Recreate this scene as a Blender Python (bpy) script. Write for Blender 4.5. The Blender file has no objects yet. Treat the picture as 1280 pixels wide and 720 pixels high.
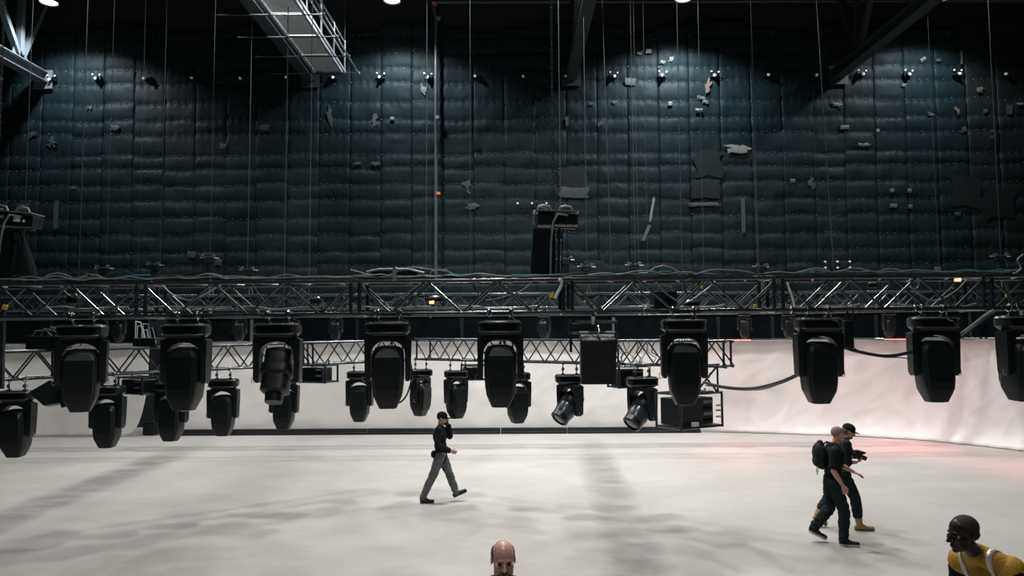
import bpy, math, random
import numpy as np
from mathutils import Vector, Matrix, Euler, noise
random.seed(7)
SC = bpy.context.scene
COL = SC.collection
PI = math.pi
R = math.radians

# ------------------------------------------------------------------ camera
CAMZ = 3.17
cd = bpy.data.cameras.new('camera')
cam = bpy.data.objects.new('camera', cd)
COL.objects.link(cam)
cd.sensor_width = 36.0
FPX = 924.0
cd.lens = 36.0 * FPX / 1280.0
cd.clip_end = 200
PITCH = math.atan(62 / FPX)
CAMROT = (Euler((PI / 2 + PITCH, 0, 0)).to_matrix() @ Matrix.Rotation(R(-0.33), 3, 'Z'))
cam.matrix_world = Matrix.Translation((0, 0, CAMZ)) @ CAMROT.to_4x4()
SC.camera = cam

# ------------------------------------------------------------------ world + exposure
SC.view_settings.view_transform = 'Standard'
SC.view_settings.look = 'None'
SC.view_settings.exposure = 0.0
SC.view_settings.gamma = 1.0
SC.view_settings.use_curve_mapping = False
w = bpy.data.worlds.new('world'); SC.world = w; w.use_nodes = True
w.node_tree.nodes['Background'].inputs[0].default_value = (0.35, 0.45, 0.5, 1)
w.node_tree.nodes['Background'].inputs[1].default_value = 0.02

# ------------------------------------------------------------------ hall lights (general high-bay grid, soft)
def area(loc, size, power, col):
    l = bpy.data.lights.new('hall_light', 'AREA'); l.shape = 'DISK'; l.size = size
    l.energy = power; l.color = col; l.spread = R(120)
    o = bpy.data.objects.new('hall_light', l); COL.objects.link(o); o.location = loc
    return o
WARM = (1.0, 0.968, 0.93)
for ax, ay, ap, sz in ((-1.0, 1.5, 420, 1.1), (0.5, 9, 300, 1.1), (-6.5, 14, 60, 1.1), (-0.5, 14, 680, 1.1), (7.0, 14, 90, 1.1),  # first lamp is added overhead near the camera to brighten the faces
                       (-13, 20, 400, 1.1), (-6.5, 20, 820, 1.1), (0.0, 20, 900, 1.1), (6.5, 20, 760, 1.1), (13, 20, 420, 1.1)):
    area((ax, ay, 15.0), sz, ap * 0.80, WARM)

def spot(loc, target, power, col, angle, blend=0.4, rad=0.1):
    l = bpy.data.lights.new('wash_spot', 'SPOT'); l.energy = power; l.color = col
    l.spot_size = R(angle); l.spot_blend = blend; l.shadow_soft_size = rad
    o = bpy.data.objects.new('wash_spot', l); COL.objects.link(o); o.location = loc
    o.rotation_euler = (Vector(target) - Vector(loc)).to_track_quat('-Z', 'Y').to_euler()
    return o
# wide white front washes, unseen and added to brighten the cloth screen
for fx_, tx_, fp_ in ((-8, -7, 850), (1, 1, 1000), (8, 9.0, 1600)):
    spot((fx_, 5.0, 13.0), (tx_, 24.8, 1.6), fp_, (1.0, 0.965, 0.95), 38, 1.0, 0.5)
# red washes thrown by small heads of the rig on cloth and floor at the right
RED = (1.0, 0.10, 0.14)
spot((7.0, 23.4, 3.0), (6.6, 20.9, 0), 240, RED, 62, 1.0)
spot((11.6, 22.0, 3.0), (10.9, 21.4, 0), 420, RED, 80, 1.0)
spot((12.0, 14.0, 6.5), (12.8, 17.4, 0), 1600, RED, 42, 1.0)
spot((6.0, 13.0, 8.0), (9.5, 24.0, 2.0), 600, RED, 60, 1.0)

# ------------------------------------------------------------------ pixel helper (photograph 1280x720)
def pix(px, py, Y):
    d = CAMROT @ Vector(((px - 640) / FPX, (360 - py) / FPX, -1))
    k = Y / d.y
    return Vector((d.x * k, Y, CAMZ + d.z * k))
def pixfloor(px, py, z=0.0):
    d = CAMROT @ Vector(((px - 640) / FPX, (360 - py) / FPX, -1))
    k = (z - CAMZ) / d.z
    return Vector((d.x * k, d.y * k, z))

# ------------------------------------------------------------------ materials
def mat(name, c, rough=0.5, metal=0.0, c2=None, scale=4.0, bump=0.0, bscale=40.0, spec=None, stretch=None, emit=None, detail=4):
    m = bpy.data.materials.new(name); m.use_nodes = True
    nt = m.node_tree; b = nt.nodes['Principled BSDF']
    b.inputs['Base Color'].default_value = (*c, 1)
    b.inputs['Roughness'].default_value = rough; b.inputs['Metallic'].default_value = metal
    if spec is not None: b.inputs['Specular IOR Level'].default_value = spec
    tc = nt.nodes.new('ShaderNodeTexCoord'); src = tc.outputs['Object']
    if stretch:
        mp = nt.nodes.new('ShaderNodeMapping'); mp.inputs['Scale'].default_value = stretch
        nt.links.new(src, mp.inputs[0]); src = mp.outputs[0]
    if c2 is None: c2 = tuple(min(1, x * 1.35 + 0.002) for x in c)
    n = nt.nodes.new('ShaderNodeTexNoise'); n.inputs['Scale'].default_value = scale
    n.inputs['Detail'].default_value = detail; n.inputs['Roughness'].default_value = 0.6
    nt.links.new(src, n.inputs['Vector'])
    rp = nt.nodes.new('ShaderNodeValToRGB')
    rp.color_ramp.elements[0].position = 0.35; rp.color_ramp.elements[1].position = 0.68
    rp.color_ramp.elements[0].color = (*c, 1); rp.color_ramp.elements[1].color = (*c2, 1)
    nt.links.new(n.outputs['Fac'], rp.inputs[0]); nt.links.new(rp.outputs[0], b.inputs['Base Color'])
    if bump:
        n2 = nt.nodes.new('ShaderNodeTexNoise'); n2.inputs['Scale'].default_value = bscale
        n2.inputs['Detail'].default_value = 3
        nt.links.new(src, n2.inputs['Vector'])
        bp = nt.nodes.new('ShaderNodeBump'); bp.inputs['Strength'].default_value = bump
        bp.inputs['Distance'].default_value = 0.02
        nt.links.new(n2.outputs['Fac'], bp.inputs['Height']); nt.links.new(bp.outputs[0], b.inputs['Normal'])
    if emit:
        b.inputs['Emission Color'].default_value = (*emit[0], 1); b.inputs['Emission Strength'].default_value = emit[1]
    return m

MT = {}
MT['wall'] = mat('quilted_foil', (0.0032, 0.0112, 0.0138), 0.6, 0, (0.0058, 0.0152, 0.0185), 1.3, 0.3, 7, spec=0.15)
MT['wall_b'] = mat('quilted_foil_brown', (0.0058, 0.0118, 0.0130), 0.62, 0, (0.0082, 0.0145, 0.0152), 1.3, 0.3, 7, spec=0.2)
MT['backing'] = mat('black_backing', (0.006, 0.009, 0.011), 0.8)
MT['roof'] = mat('black_roof', (0.006, 0.008, 0.010), 0.85)
MT['side'] = mat('dark_side_wall', (0.01, 0.016, 0.018), 0.8)
MT['paint'] = mat('black_powder_coat', (0.005, 0.011, 0.013), 0.32, 0.0, (0.008, 0.015, 0.018), 9, 0.0, spec=0.4)
MT['alu'] = mat('black_coated_tube', (0.022, 0.036, 0.042), 0.24, 0.35, (0.034, 0.05, 0.06), 14, spec=1.0)
MT['shell'] = mat('black_plastic_shell', (0.0045, 0.010, 0.0125), 0.42, 0, (0.0065, 0.013, 0.016), 5, 0.12, 300, spec=0.3)
MT['shell2'] = mat('black_plastic_base', (0.004, 0.009, 0.011), 0.35, 0, None, 5, 0, spec=0.35)
MT['recess'] = mat('black_recess', (0.002, 0.004, 0.005), 0.6, spec=0.1)
MT['glass'] = mat('lens_glass', (0.02, 0.035, 0.06), 0.08, 0, None, 5, spec=0.9)
MT['blueshell'] = mat('glossy_blue_grey_shell', (0.035, 0.05, 0.075), 0.25, 0.1, None, 5, spec=0.7)
MT['chrome'] = mat('bright_steel', (0.55, 0.58, 0.6), 0.25, 1.0)
MT['galv'] = mat('galvanised_steel', (0.20, 0.24, 0.26), 0.45, 0.5, (0.28, 0.32, 0.34), 5)
MT['beam'] = mat('grey_painted_steel', (0.085, 0.11, 0.125), 0.55, 0.0, (0.11, 0.135, 0.15), 2)
MT['beamdark'] = mat('dark_painted_steel', (0.014, 0.023, 0.027), 0.55, 0.0, (0.02, 0.03, 0.034), 2)
MT['grate'] = mat('walkway_grating', (0.26, 0.29, 0.30), 0.6, 0.1, (0.32, 0.35, 0.36), 3)
MT['rope'] = mat('steel_rope', (0.020, 0.032, 0.036), 0.6, 0.1)
MT['cable'] = mat('black_rubber_cable', (0.012, 0.017, 0.020), 0.4, 0, spec=0.5)
MT['cableg'] = mat('grey_cable', (0.18, 0.21, 0.23), 0.4, 0, spec=0.6)
MT['teal'] = mat('teal_cable', (0.03, 0.30, 0.33), 0.4)
MT['white'] = mat('white_label', (0.65, 0.68, 0.7), 0.6)
MT['yellow'] = mat('yellow_tag', (0.55, 0.38, 0.05), 0.5)
MT['orange'] = mat('orange_paint', (0.50, 0.14, 0.05), 0.5)
MT['pipe'] = mat('grey_drain_pipe', (0.055, 0.072, 0.08), 0.4, 0.2)
MT['patch'] = mat('grey_patch', (0.035, 0.045, 0.046), 0.7, 0, (0.02, 0.028, 0.03), 6)
MT['tape'] = mat('pale_tape', (0.085, 0.10, 0.10), 0.6, 0, (0.05, 0.065, 0.065), 9)
MT['torn'] = mat('pale_torn_paper', (0.20, 0.21, 0.19), 0.7, 0, (0.10, 0.11, 0.10), 12)
MT['brown'] = mat('brown_torn_lining', (0.13, 0.10, 0.065), 0.7, 0, (0.06, 0.05, 0.04), 14)
MT['soft'] = mat('black_fabric_bag', (0.006, 0.009, 0.011), 0.9, 0, None, 6, 0.3, 60, spec=0.1)
MT['bag'] = mat('black_nylon', (0.008, 0.012, 0.014), 0.75, 0, None, 6, 0.3, 90, spec=0.2)
MT['rail'] = mat('worn_black_rail', (0.05, 0.065, 0.075), 0.3, 0.2, None, 9, spec=0.8)
MT['fascia'] = mat('black_fascia', (0.0016, 0.0038, 0.0048), 0.9, 0, None, 2, 0.1, 9, spec=0.03)
MT['fascia2'] = mat('grey_fascia_strip', (0.05, 0.06, 0.062), 0.6)
MT['lamp'] = mat('lamp_lens', (0.9, 0.9, 0.85), 0.5, emit=((1, 0.95, 0.88), 9))
MT['red_led'] = mat('red_led', (0.8, 0.1, 0.08), 0.5, emit=((1.0, 0.25, 0.16), 3.0))
MT['ora_led'] = mat('orange_led', (0.8, 0.3, 0.1), 0.5, emit=((1.0, 0.45, 0.22), 2.0))
MT['bulb'] = mat('white_bolt_cap', (0.75, 0.78, 0.8), 0.3)
# cloth
MT['cloth'] = mat('white_cloth', (0.76, 0.755, 0.74), 0.85, 0, (0.80, 0.79, 0.775), 0.8, 0.15, 3, spec=0.1)
# skin etc
MT['skin'] = mat('pale_skin', (0.52, 0.29, 0.22), 0.5, 0, (0.58, 0.35, 0.27), 30, spec=0.3)
MT['skin2'] = mat('ruddy_skin', (0.56, 0.30, 0.25), 0.36, 0, (0.62, 0.37, 0.31), 30, spec=0.5)
MT['skin_d'] = mat('dark_skin', (0.016, 0.010, 0.009), 0.42, 0, (0.022, 0.014, 0.011), 30, spec=0.35)
MT['hair_d'] = mat('dark_hair', (0.012, 0.010, 0.009), 0.8, 0, (0.03, 0.025, 0.02), 80, 0.5, 160)
MT['hair_b'] = mat('brown_hair', (0.10, 0.055, 0.03), 0.7, 0, (0.16, 0.09, 0.05), 80, 0.5, 160)
MT['hair_g'] = mat('cropped_grey_hair', (0.22, 0.15, 0.13), 0.8, 0, (0.32, 0.24, 0.21), 120, 0.5, 200)
MT['stubble'] = mat('short_stubble', (0.10, 0.07, 0.06), 0.8, 0, (0.18, 0.12, 0.10), 150, 0.4, 200)
MT['beardb'] = mat('grey_brown_beard', (0.09, 0.075, 0.05), 0.8, 0, (0.16, 0.13, 0.09), 150, 0.5, 200)
MT['blackcloth'] = mat('black_cotton', (0.006, 0.009, 0.011), 0.9, 0, (0.010, 0.014, 0.017), 12, 0.35, 25, spec=0.15)
MT['navy'] = mat('navy_black_cotton', (0.008, 0.013, 0.018), 0.9, 0, (0.012, 0.018, 0.024), 12, 0.35, 25, spec=0.15)
MT['greytrouser'] = mat('grey_cotton_trousers', (0.105, 0.115, 0.125), 0.9, 0, (0.16, 0.17, 0.18), 9, 0.5, 22, spec=0.1)
MT['darktrouser'] = mat('charcoal_work_trousers', (0.012, 0.018, 0.021), 0.9, 0, (0.02, 0.028, 0.032), 9, 0.5, 22, spec=0.1)
MT['shoe'] = mat('black_shoe', (0.007, 0.009, 0.011), 0.5)
MT['sole'] = mat('white_sole', (0.5, 0.5, 0.48), 0.7)
MT['boot'] = mat('tan_suede_boot', (0.28, 0.19, 0.07), 0.8, 0, (0.36, 0.25, 0.10), 20, 0.3, 40)
MT['bootsole'] = mat('brown_boot_sole', (0.10, 0.07, 0.04), 0.8)
MT['vest'] = mat('yellow_orange_mesh_vest', (0.36, 0.21, 0.02), 0.7, 0, (0.46, 0.28, 0.03), 25, 0.4, 60)
MT['reflect'] = mat('silver_reflective_tape', (0.55, 0.53, 0.50), 0.35, 0.3)
MT['eye'] = mat('eye_dark', (0.015, 0.01, 0.008), 0.5)

# floor material
def floor_mat():
    m = bpy.data.materials.new('concrete_floor'); m.use_nodes = True
    nt = m.node_tree; L = nt.links; b = nt.nodes['Principled BSDF']
    tc = nt.nodes.new('ShaderNodeTexCoord')
    def nz(scale, stretch, det=5, rough=0.6):
        mp = nt.nodes.new('ShaderNodeMapping'); mp.inputs['Scale'].default_value = stretch
        mp.inputs['Rotation'].default_value = (0, 0, R(8))
        n = nt.nodes.new('ShaderNodeTexNoise'); n.inputs['Scale'].default_value = scale
        n.inputs['Detail'].default_value = det; n.inputs['Roughness'].default_value = rough
        L.new(tc.outputs['Object'], mp.inputs[0]); L.new(mp.outputs[0], n.inputs['Vector']); return n
    n1 = nz(0.55, (0.8, 1.0, 1), 5, 0.55); n2 = nz(2.6, (0.7, 1.0, 1), 6, 0.7)
    r1 = nt.nodes.new('ShaderNodeValToRGB')
    r1.color_ramp.elements[0].position = 0.30; r1.color_ramp.elements[0].color = (0.330, 0.318, 0.300, 1)
    r1.color_ramp.elements[1].position = 0.66; r1.color_ramp.elements[1].color = (0.395, 0.383, 0.360, 1)
    L.new(n1.outputs['Fac'], r1.inputs[0])
    r2 = nt.nodes.new('ShaderNodeValToRGB')
    r2.color_ramp.elements[0].position = 0.3; r2.color_ramp.elements[0].color = (0.93, 0.93, 0.93, 1)
    r2.color_ramp.elements[1].position = 0.7; r2.color_ramp.elements[1].color = (1.03, 1.03, 1.03, 1)
    L.new(n2.outputs['Fac'], r2.inputs[0])
    mx = nt.nodes.new('ShaderNodeMixRGB'); mx.blend_type = 'MULTIPLY'; mx.inputs[0].default_value = 1
    L.new(r1.outputs[0], mx.inputs[1]); L.new(r2.outputs[0], mx.inputs[2])
    # sparse dark scuffs
    n3 = nz(3.0, (0.6, 1.6, 1), 2, 0.5)
    r3 = nt.nodes.new('ShaderNodeValToRGB')
    r3.color_ramp.elements[0].position = 0.74; r3.color_ramp.elements[0].color = (1, 1, 1, 1)
    r3.color_ramp.elements[1].position = 0.80; r3.color_ramp.elements[1].color = (0.78, 0.77, 0.75, 1)
    L.new(n3.outputs['Fac'], r3.inputs[0])
    m2 = nt.nodes.new('ShaderNodeMixRGB'); m2.blend_type = 'MULTIPLY'; m2.inputs[0].default_value = 1
    L.new(mx.outputs[0], m2.inputs[1]); L.new(r3.outputs[0], m2.inputs[2])
    # dark streaks running towards the back wall
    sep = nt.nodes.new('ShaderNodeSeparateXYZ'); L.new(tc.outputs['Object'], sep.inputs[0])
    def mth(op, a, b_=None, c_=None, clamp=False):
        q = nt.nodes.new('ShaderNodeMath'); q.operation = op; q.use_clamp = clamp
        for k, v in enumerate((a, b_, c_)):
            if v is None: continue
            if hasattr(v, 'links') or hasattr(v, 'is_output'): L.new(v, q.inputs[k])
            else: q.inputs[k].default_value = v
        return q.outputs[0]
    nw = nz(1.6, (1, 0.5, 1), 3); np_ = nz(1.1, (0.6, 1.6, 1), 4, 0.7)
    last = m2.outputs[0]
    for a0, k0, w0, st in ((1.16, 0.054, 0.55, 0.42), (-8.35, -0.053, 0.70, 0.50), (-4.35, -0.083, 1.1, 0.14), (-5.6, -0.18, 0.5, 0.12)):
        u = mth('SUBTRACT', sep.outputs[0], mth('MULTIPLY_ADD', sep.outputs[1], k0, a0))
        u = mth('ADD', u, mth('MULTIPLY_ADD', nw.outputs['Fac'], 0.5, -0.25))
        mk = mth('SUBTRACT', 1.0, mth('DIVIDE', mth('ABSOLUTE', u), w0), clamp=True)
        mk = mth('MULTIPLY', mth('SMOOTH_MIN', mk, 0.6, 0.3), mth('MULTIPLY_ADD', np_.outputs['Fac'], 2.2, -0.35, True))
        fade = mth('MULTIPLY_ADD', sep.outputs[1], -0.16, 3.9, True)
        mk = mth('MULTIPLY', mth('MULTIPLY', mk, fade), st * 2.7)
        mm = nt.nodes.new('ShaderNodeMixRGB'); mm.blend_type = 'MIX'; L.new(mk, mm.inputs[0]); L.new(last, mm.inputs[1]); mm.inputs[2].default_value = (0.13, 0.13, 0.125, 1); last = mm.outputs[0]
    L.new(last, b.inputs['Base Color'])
    b.inputs['Roughness'].default_value = 0.55; b.inputs['Specular IOR Level'].default_value = 0.25
    bp = nt.nodes.new('ShaderNodeBump'); bp.inputs['Strength'].default_value = 0.15; bp.inputs['Distance'].default_value = 0.01
    n4 = nz(14, (1, 1, 1), 4); L.new(n4.outputs['Fac'], bp.inputs['Height']); L.new(bp.outputs[0], b.inputs['Normal'])
    return m
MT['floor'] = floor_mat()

# ------------------------------------------------------------------ mesh helpers
def frame_of(d):
    d = Vector(d).normalized()
    up = Vector((0, 0, 1)) if abs(d.z) < 0.95 else Vector((1, 0, 0))
    a = d.cross(up).normalized(); b = a.cross(d).normalized()
    return a, b
class MB:
    def __init__(s): s.v = []; s.f = []
    def add(s, vs, fs):
        k = len(s.v); s.v += [tuple(x) for x in vs]; s.f += [tuple(i + k for i in f) for f in fs]
    def box(s, c, size, rot=None, taper=None):
        x, y, z = (q / 2 for q in size); c = Vector(c)
        vs = []
        for sz in (-1, 1):
            t = (taper if (taper and sz < 0) else (1, 1))
            for sx, sy in ((-1, -1), (1, -1), (1, 1), (-1, 1)):
                p = Vector((sx * x * t[0], sy * y * t[1], sz * z))
                if rot is not None: p = rot @ p
                vs.append(c + p)
        s.add(vs, [(3, 2, 1, 0), (4, 5, 6, 7), (0, 1, 5, 4), (1, 2, 6, 5), (2, 3, 7, 6), (3, 0, 4, 7)])
        return s
    def bar(s, a, b, wd, ht):
        a = Vector(a); b = Vector(b); d = (b - a)
        x = d.normalized(); u, v = frame_of(d)
        rot = Matrix((x, u, v)).transposed()
        return s.box((a + b) / 2, (d.length, wd, ht), rot)
    def tube(s, pts, r, n=8, cap=True, closed=False):
        pts = [Vector(p) for p in pts]; m = len(pts); rs = r if isinstance(r, (list, tuple)) else [r] * m
        vs = []; prev = None
        for i, p in enumerate(pts):
            if closed: d = pts[(i + 1) % m] - pts[i - 1]
            else: d = pts[min(i + 1, m - 1)] - pts[max(i - 1, 0)]
            if prev is None: a, b = frame_of(d)
            else:
                dn = d.normalized(); a = (prev - dn * prev.dot(dn))
                a = a.normalized() if a.length > 1e-6 else frame_of(d)[0]
                b = a.cross(dn).normalized()
            prev = a
            for k in range(n):
                t = 2 * PI * k / n; vs.append(p + (a * math.cos(t) + b * math.sin(t)) * rs[i])
        fs = []
        for i in range(m if closed else m - 1):
            j = (i + 1) % m
            for k in range(n):
                fs.append((i * n + k, i * n + (k + 1) % n, j * n + (k + 1) % n, j * n + k))
        if cap and not closed:
            fs.append(tuple(range(n - 1, -1, -1))); fs.append(tuple((m - 1) * n + k for k in range(n)))
        s.add(vs, fs); return s
    def loft(s, rings, capb=True, capt=True):      # rings: list of lists of points (same count)
        n = len(rings[0]); vs = [p for r in rings for p in r]; fs = []
        for i in range(len(rings) - 1):
            for k in range(n):
                fs.append((i * n + k, i * n + (k + 1) % n, (i + 1) * n + (k + 1) % n, (i + 1) * n + k))
        if capb: fs.append(tuple(range(n - 1, -1, -1)))
        if capt: fs.append(tuple((len(rings) - 1) * n + k for k in range(n)))
        s.add(vs, fs); return s
    def prism(s, poly, t, axis='y'):               # poly in (x,z) extruded over y
        n = len(poly); vs = [(x, -t / 2, z) for x, z in poly] + [(x, t / 2, z) for x, z in poly]
        fs = [tuple(range(n)), tuple(range(2 * n - 1, n - 1, -1))] + [(k, k + n, (k + 1) % n + n, (k + 1) % n) for k in range(n)]
        s.add(vs, fs); return s
    def mesh(s, name, m, smooth=False):
        me = bpy.data.meshes.new(name); me.from_pydata(s.v, [], s.f); me.materials.append(m); me.update()
        if smooth:
            me.polygons.foreach_set('use_smooth', [True] * len(me.polygons))
            try: me.set_sharp_from_angle(angle=R(38))
            except Exception: pass
        return me
def link(name, me, parent=None, loc=None, rot=None):
    o = bpy.data.objects.new(name, me); COL.objects.link(o)
    if parent: o.parent = parent
    if loc is not None: o.location = loc
    if rot is not None: o.rotation_euler = rot
    return o
def obj(name, mb, m, parent=None, smooth=False, bevel=0.0):
    o = link(name, mb.mesh(name, MT[m] if isinstance(m, str) else m, smooth or bevel > 0), parent)
    if bevel:
        b = o.modifiers.new('bevel', 'BEVEL'); b.width = bevel; b.segments = 2; b.limit_method = 'ANGLE'; b.angle_limit = R(35)
    return o
def tag(o, label, cat, group=None, kind=None):
    o['label'] = label; o['category'] = cat
    if group: o['group'] = group
    if kind: o['kind'] = kind
    return o
def struct(name, mb, m, label, parent=None):
    o = obj(name, mb, m, parent); o['kind'] = 'structure'; o['label'] = label; o['category'] = name.split('_')[0]; return o
def empty(name, loc, rot=(0, 0, 0)):
    o = bpy.data.objects.new(name, None); COL.objects.link(o); o.location = loc; o.rotation_euler = rot; o.empty_display_size = 0.2
    return o
def copy_tree(o, parent=None):
    c = o.copy(); COL.objects.link(c)
    if parent: c.parent = parent
    for ch in list(o.children): copy_tree(ch, c)
    return c

# ------------------------------------------------------------------ setting
WY = 27.0
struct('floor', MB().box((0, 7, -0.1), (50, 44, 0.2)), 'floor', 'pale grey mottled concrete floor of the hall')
struct('ceiling', MB().box((0, 7, 18.1), (50, 44, 0.2)), 'roof', 'black unlit roof deck high above')
struct('wall_left', MB().box((-25, 7, 9), (0.2, 44, 18)), 'side', 'dark left side wall of the hall')
struct('wall_right', MB().box((25, 7, 9), (0.2, 44, 18)), 'side', 'dark right side wall of the hall')
struct('wall_front', MB().box((0, -15, 9), (50, 0.2, 18)), 'side', 'dark wall behind the viewer')
wb = struct('wall_back', MB().box((0, WY + 0.25, 9), (50, 0.3, 18)), 'backing', 'tall dark back wall hung with pinned quilted insulation strips')

ROWY = [14, 36, 57, 78, 97, 122, 145, 163, 190, 207, 228, 248, 270, 292, 313, 331, 352, 375, 398, 420]
ROWZ = [CAMZ + (422 - y) / 34.3 for y in ROWY]
SW = 1.145
nx = 17
pins = MB()
def strip_mesh(i, x0, top, shade):
    rng = np.random.RandomState(100 + i)
    rows = [z + rng.uniform(-0.06, 0.06) for z in ROWZ]
    zs = []
    for a, b in zip(rows[:-1], rows[1:]):
        zs += list(np.linspace(a, b, 9)[:-1])
    zs.append(rows[-1]); zs = [z for z in zs if z < top]
    sag = rng.uniform(-0.04, 0.04, 4)
    vs = []
    pinx = [0.04, 0.30, 0.57, 0.84, 1.10]
    amp = rng.uniform(0.35, 1.45, len(rows))
    for z in zs:
        for k in range(nx):
            u = k / (nx - 1) * (SW - 0.001)
            # distance within row
            j = max(0, min(len(rows) - 2, sum(1 for r_ in rows if r_ > z + 1e-6) - 1))
            t = (rows[j] - z) / (rows[j] - rows[j + 1]); t = min(1, max(0, t))
            bul = (math.sin(PI * (t ** 0.72)) ** 0.7) * 0.026 * amp[j]
            edge = min(1, min(u, SW - u) / 0.05) ** 0.5
            pd = min(abs(u - p) for p in pinx); rowd = min(t, 1 - t) * (rows[j] - rows[j + 1])
            pinch = 0.05 * math.exp(-(pd * pd) / 0.006) * math.exp(-(rowd * rowd) / 0.012)
            y = bul * (0.7 + 0.3 * edge) + 0.006 * edge - pinch * 0.8 + 0.045
            nzv = noise.noise(Vector(((x0 + u) * 1.7, z * 1.7, i * 0.0))) * 0.03 + noise.noise(Vector(((x0 + u) * 5, z * 5, 3.0))) * 0.010
            y += nzv
            dz = math.sin(u / SW * PI) * sag[j % 4] + noise.noise(Vector(((x0 + u) * 3, z * 2, 9.0))) * 0.03
            vs.append((x0 + u, WY - max(0.005, y), z + dz))
    fs = []
    for a in range(len(zs) - 1):
        for k in range(nx - 1):
            q = a * nx + k; fs.append((q, q + nx, q + nx + 1, q + 1))
    # side returns to the wall
    base = len(vs); m_ = len(zs)
    for a in range(m_):
        vs.append((vs[a * nx][0], WY - .01, vs[a * nx][2])); vs.append((vs[a * nx + nx - 1][0], WY - .01, vs[a * nx + nx - 1][2]))
    for a in range(m_ - 1):
        fs.append((a * nx, base + 2 * a, base + 2 * a + 2, (a + 1) * nx)); fs.append((a * nx + nx - 1, (a + 1) * nx + nx - 1, base + 2 * a + 3, base + 2 * a + 1))
    me = bpy.data.meshes.new('insulation_strip'); me.from_pydata(vs, [], fs)
    me.materials.append(MT[shade]); me.polygons.foreach_set('use_smooth', [True] * len(me.polygons)); me.update()
    for jr, z in enumerate(rows):
        if z > top - 0.1: continue
        for p in pinx[:4]:
            if rng.rand() < 0.35: continue
            pins.box((x0 + p + rng.uniform(-.02, .02), WY - 0.045, z + rng.uniform(-0.02, 0.02) + .01), (0.034, 0.03, 0.034))
    return me
x = -22.0; i = 0
while x < 22.0:
    top = 14.8 + 0.25 * math.sin(i * 1.3)
    shade = 'wall_b' if i in (34, 35) else 'wall'
    link('insulation_strip', strip_mesh(i, x, top, shade), wb)
    x += SW; i += 1
po = obj('pin', pins, 'tape', wb); po['kind'] = 'stuff'

# wall patches, tapes, torn places (px, py, w px, h px, mat, rot)
PW = 34.3
def wpt(px, py, off=0.16):
    p = pix(px, py, WY - off); return p
def patch(px, py, wp, hp, m, rot=0, jag=0.12, curl=0.02, off=0.15, name='wall_patch'):
    p = wpt(px, py, off); W = wp / PW; H = hp / PW; mb = MB(); n = 4; vs = []
    rr = Matrix.Rotation(R(rot), 3, 'Y')
    for layer in (0, 1):
        for a in range(n + 1):
            for b in range(n + 1):
                u = (b / n - 0.5) * W; v = (a / n - 0.5) * H
                if a in (0, n): v += noise.noise(Vector((px * .37 + b, py * .11, 1))) * jag * H
                if b in (0, n): u += noise.noise(Vector((px * .37, py * .11 + a, 5))) * jag * W
                q = rr @ Vector((u, 0, v))
                vs.append(p + q + Vector((0, -curl * math.sin(PI * a / n) - curl * noise.noise(Vector((b, a, px))) + layer * 0.02, 0)))
    N = (n + 1) ** 2; fs = []
    for a in range(n):
        for b in range(n):
            q = a * (n + 1) + b; fs.append((q, q + 1, q + n + 2, q + n + 1)); fs.append((N + q, N + q + n + 1, N + q + n + 2, N + q + 1))
    rim = [b for b in range(n + 1)] + [a * (n + 1) + n for a in range(1, n + 1)] + [n * (n + 1) + b for b in range(n - 1, -1, -1)] + [a * (n + 1) for a in range(n - 1, 0, -1)]
    for k in range(len(rim)): fs.append((rim[k], rim[k - 1], rim[k - 1] + N, rim[k] + N))
    mb.add(vs, fs); return obj(name, mb, m, wb, smooth=True)
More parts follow.
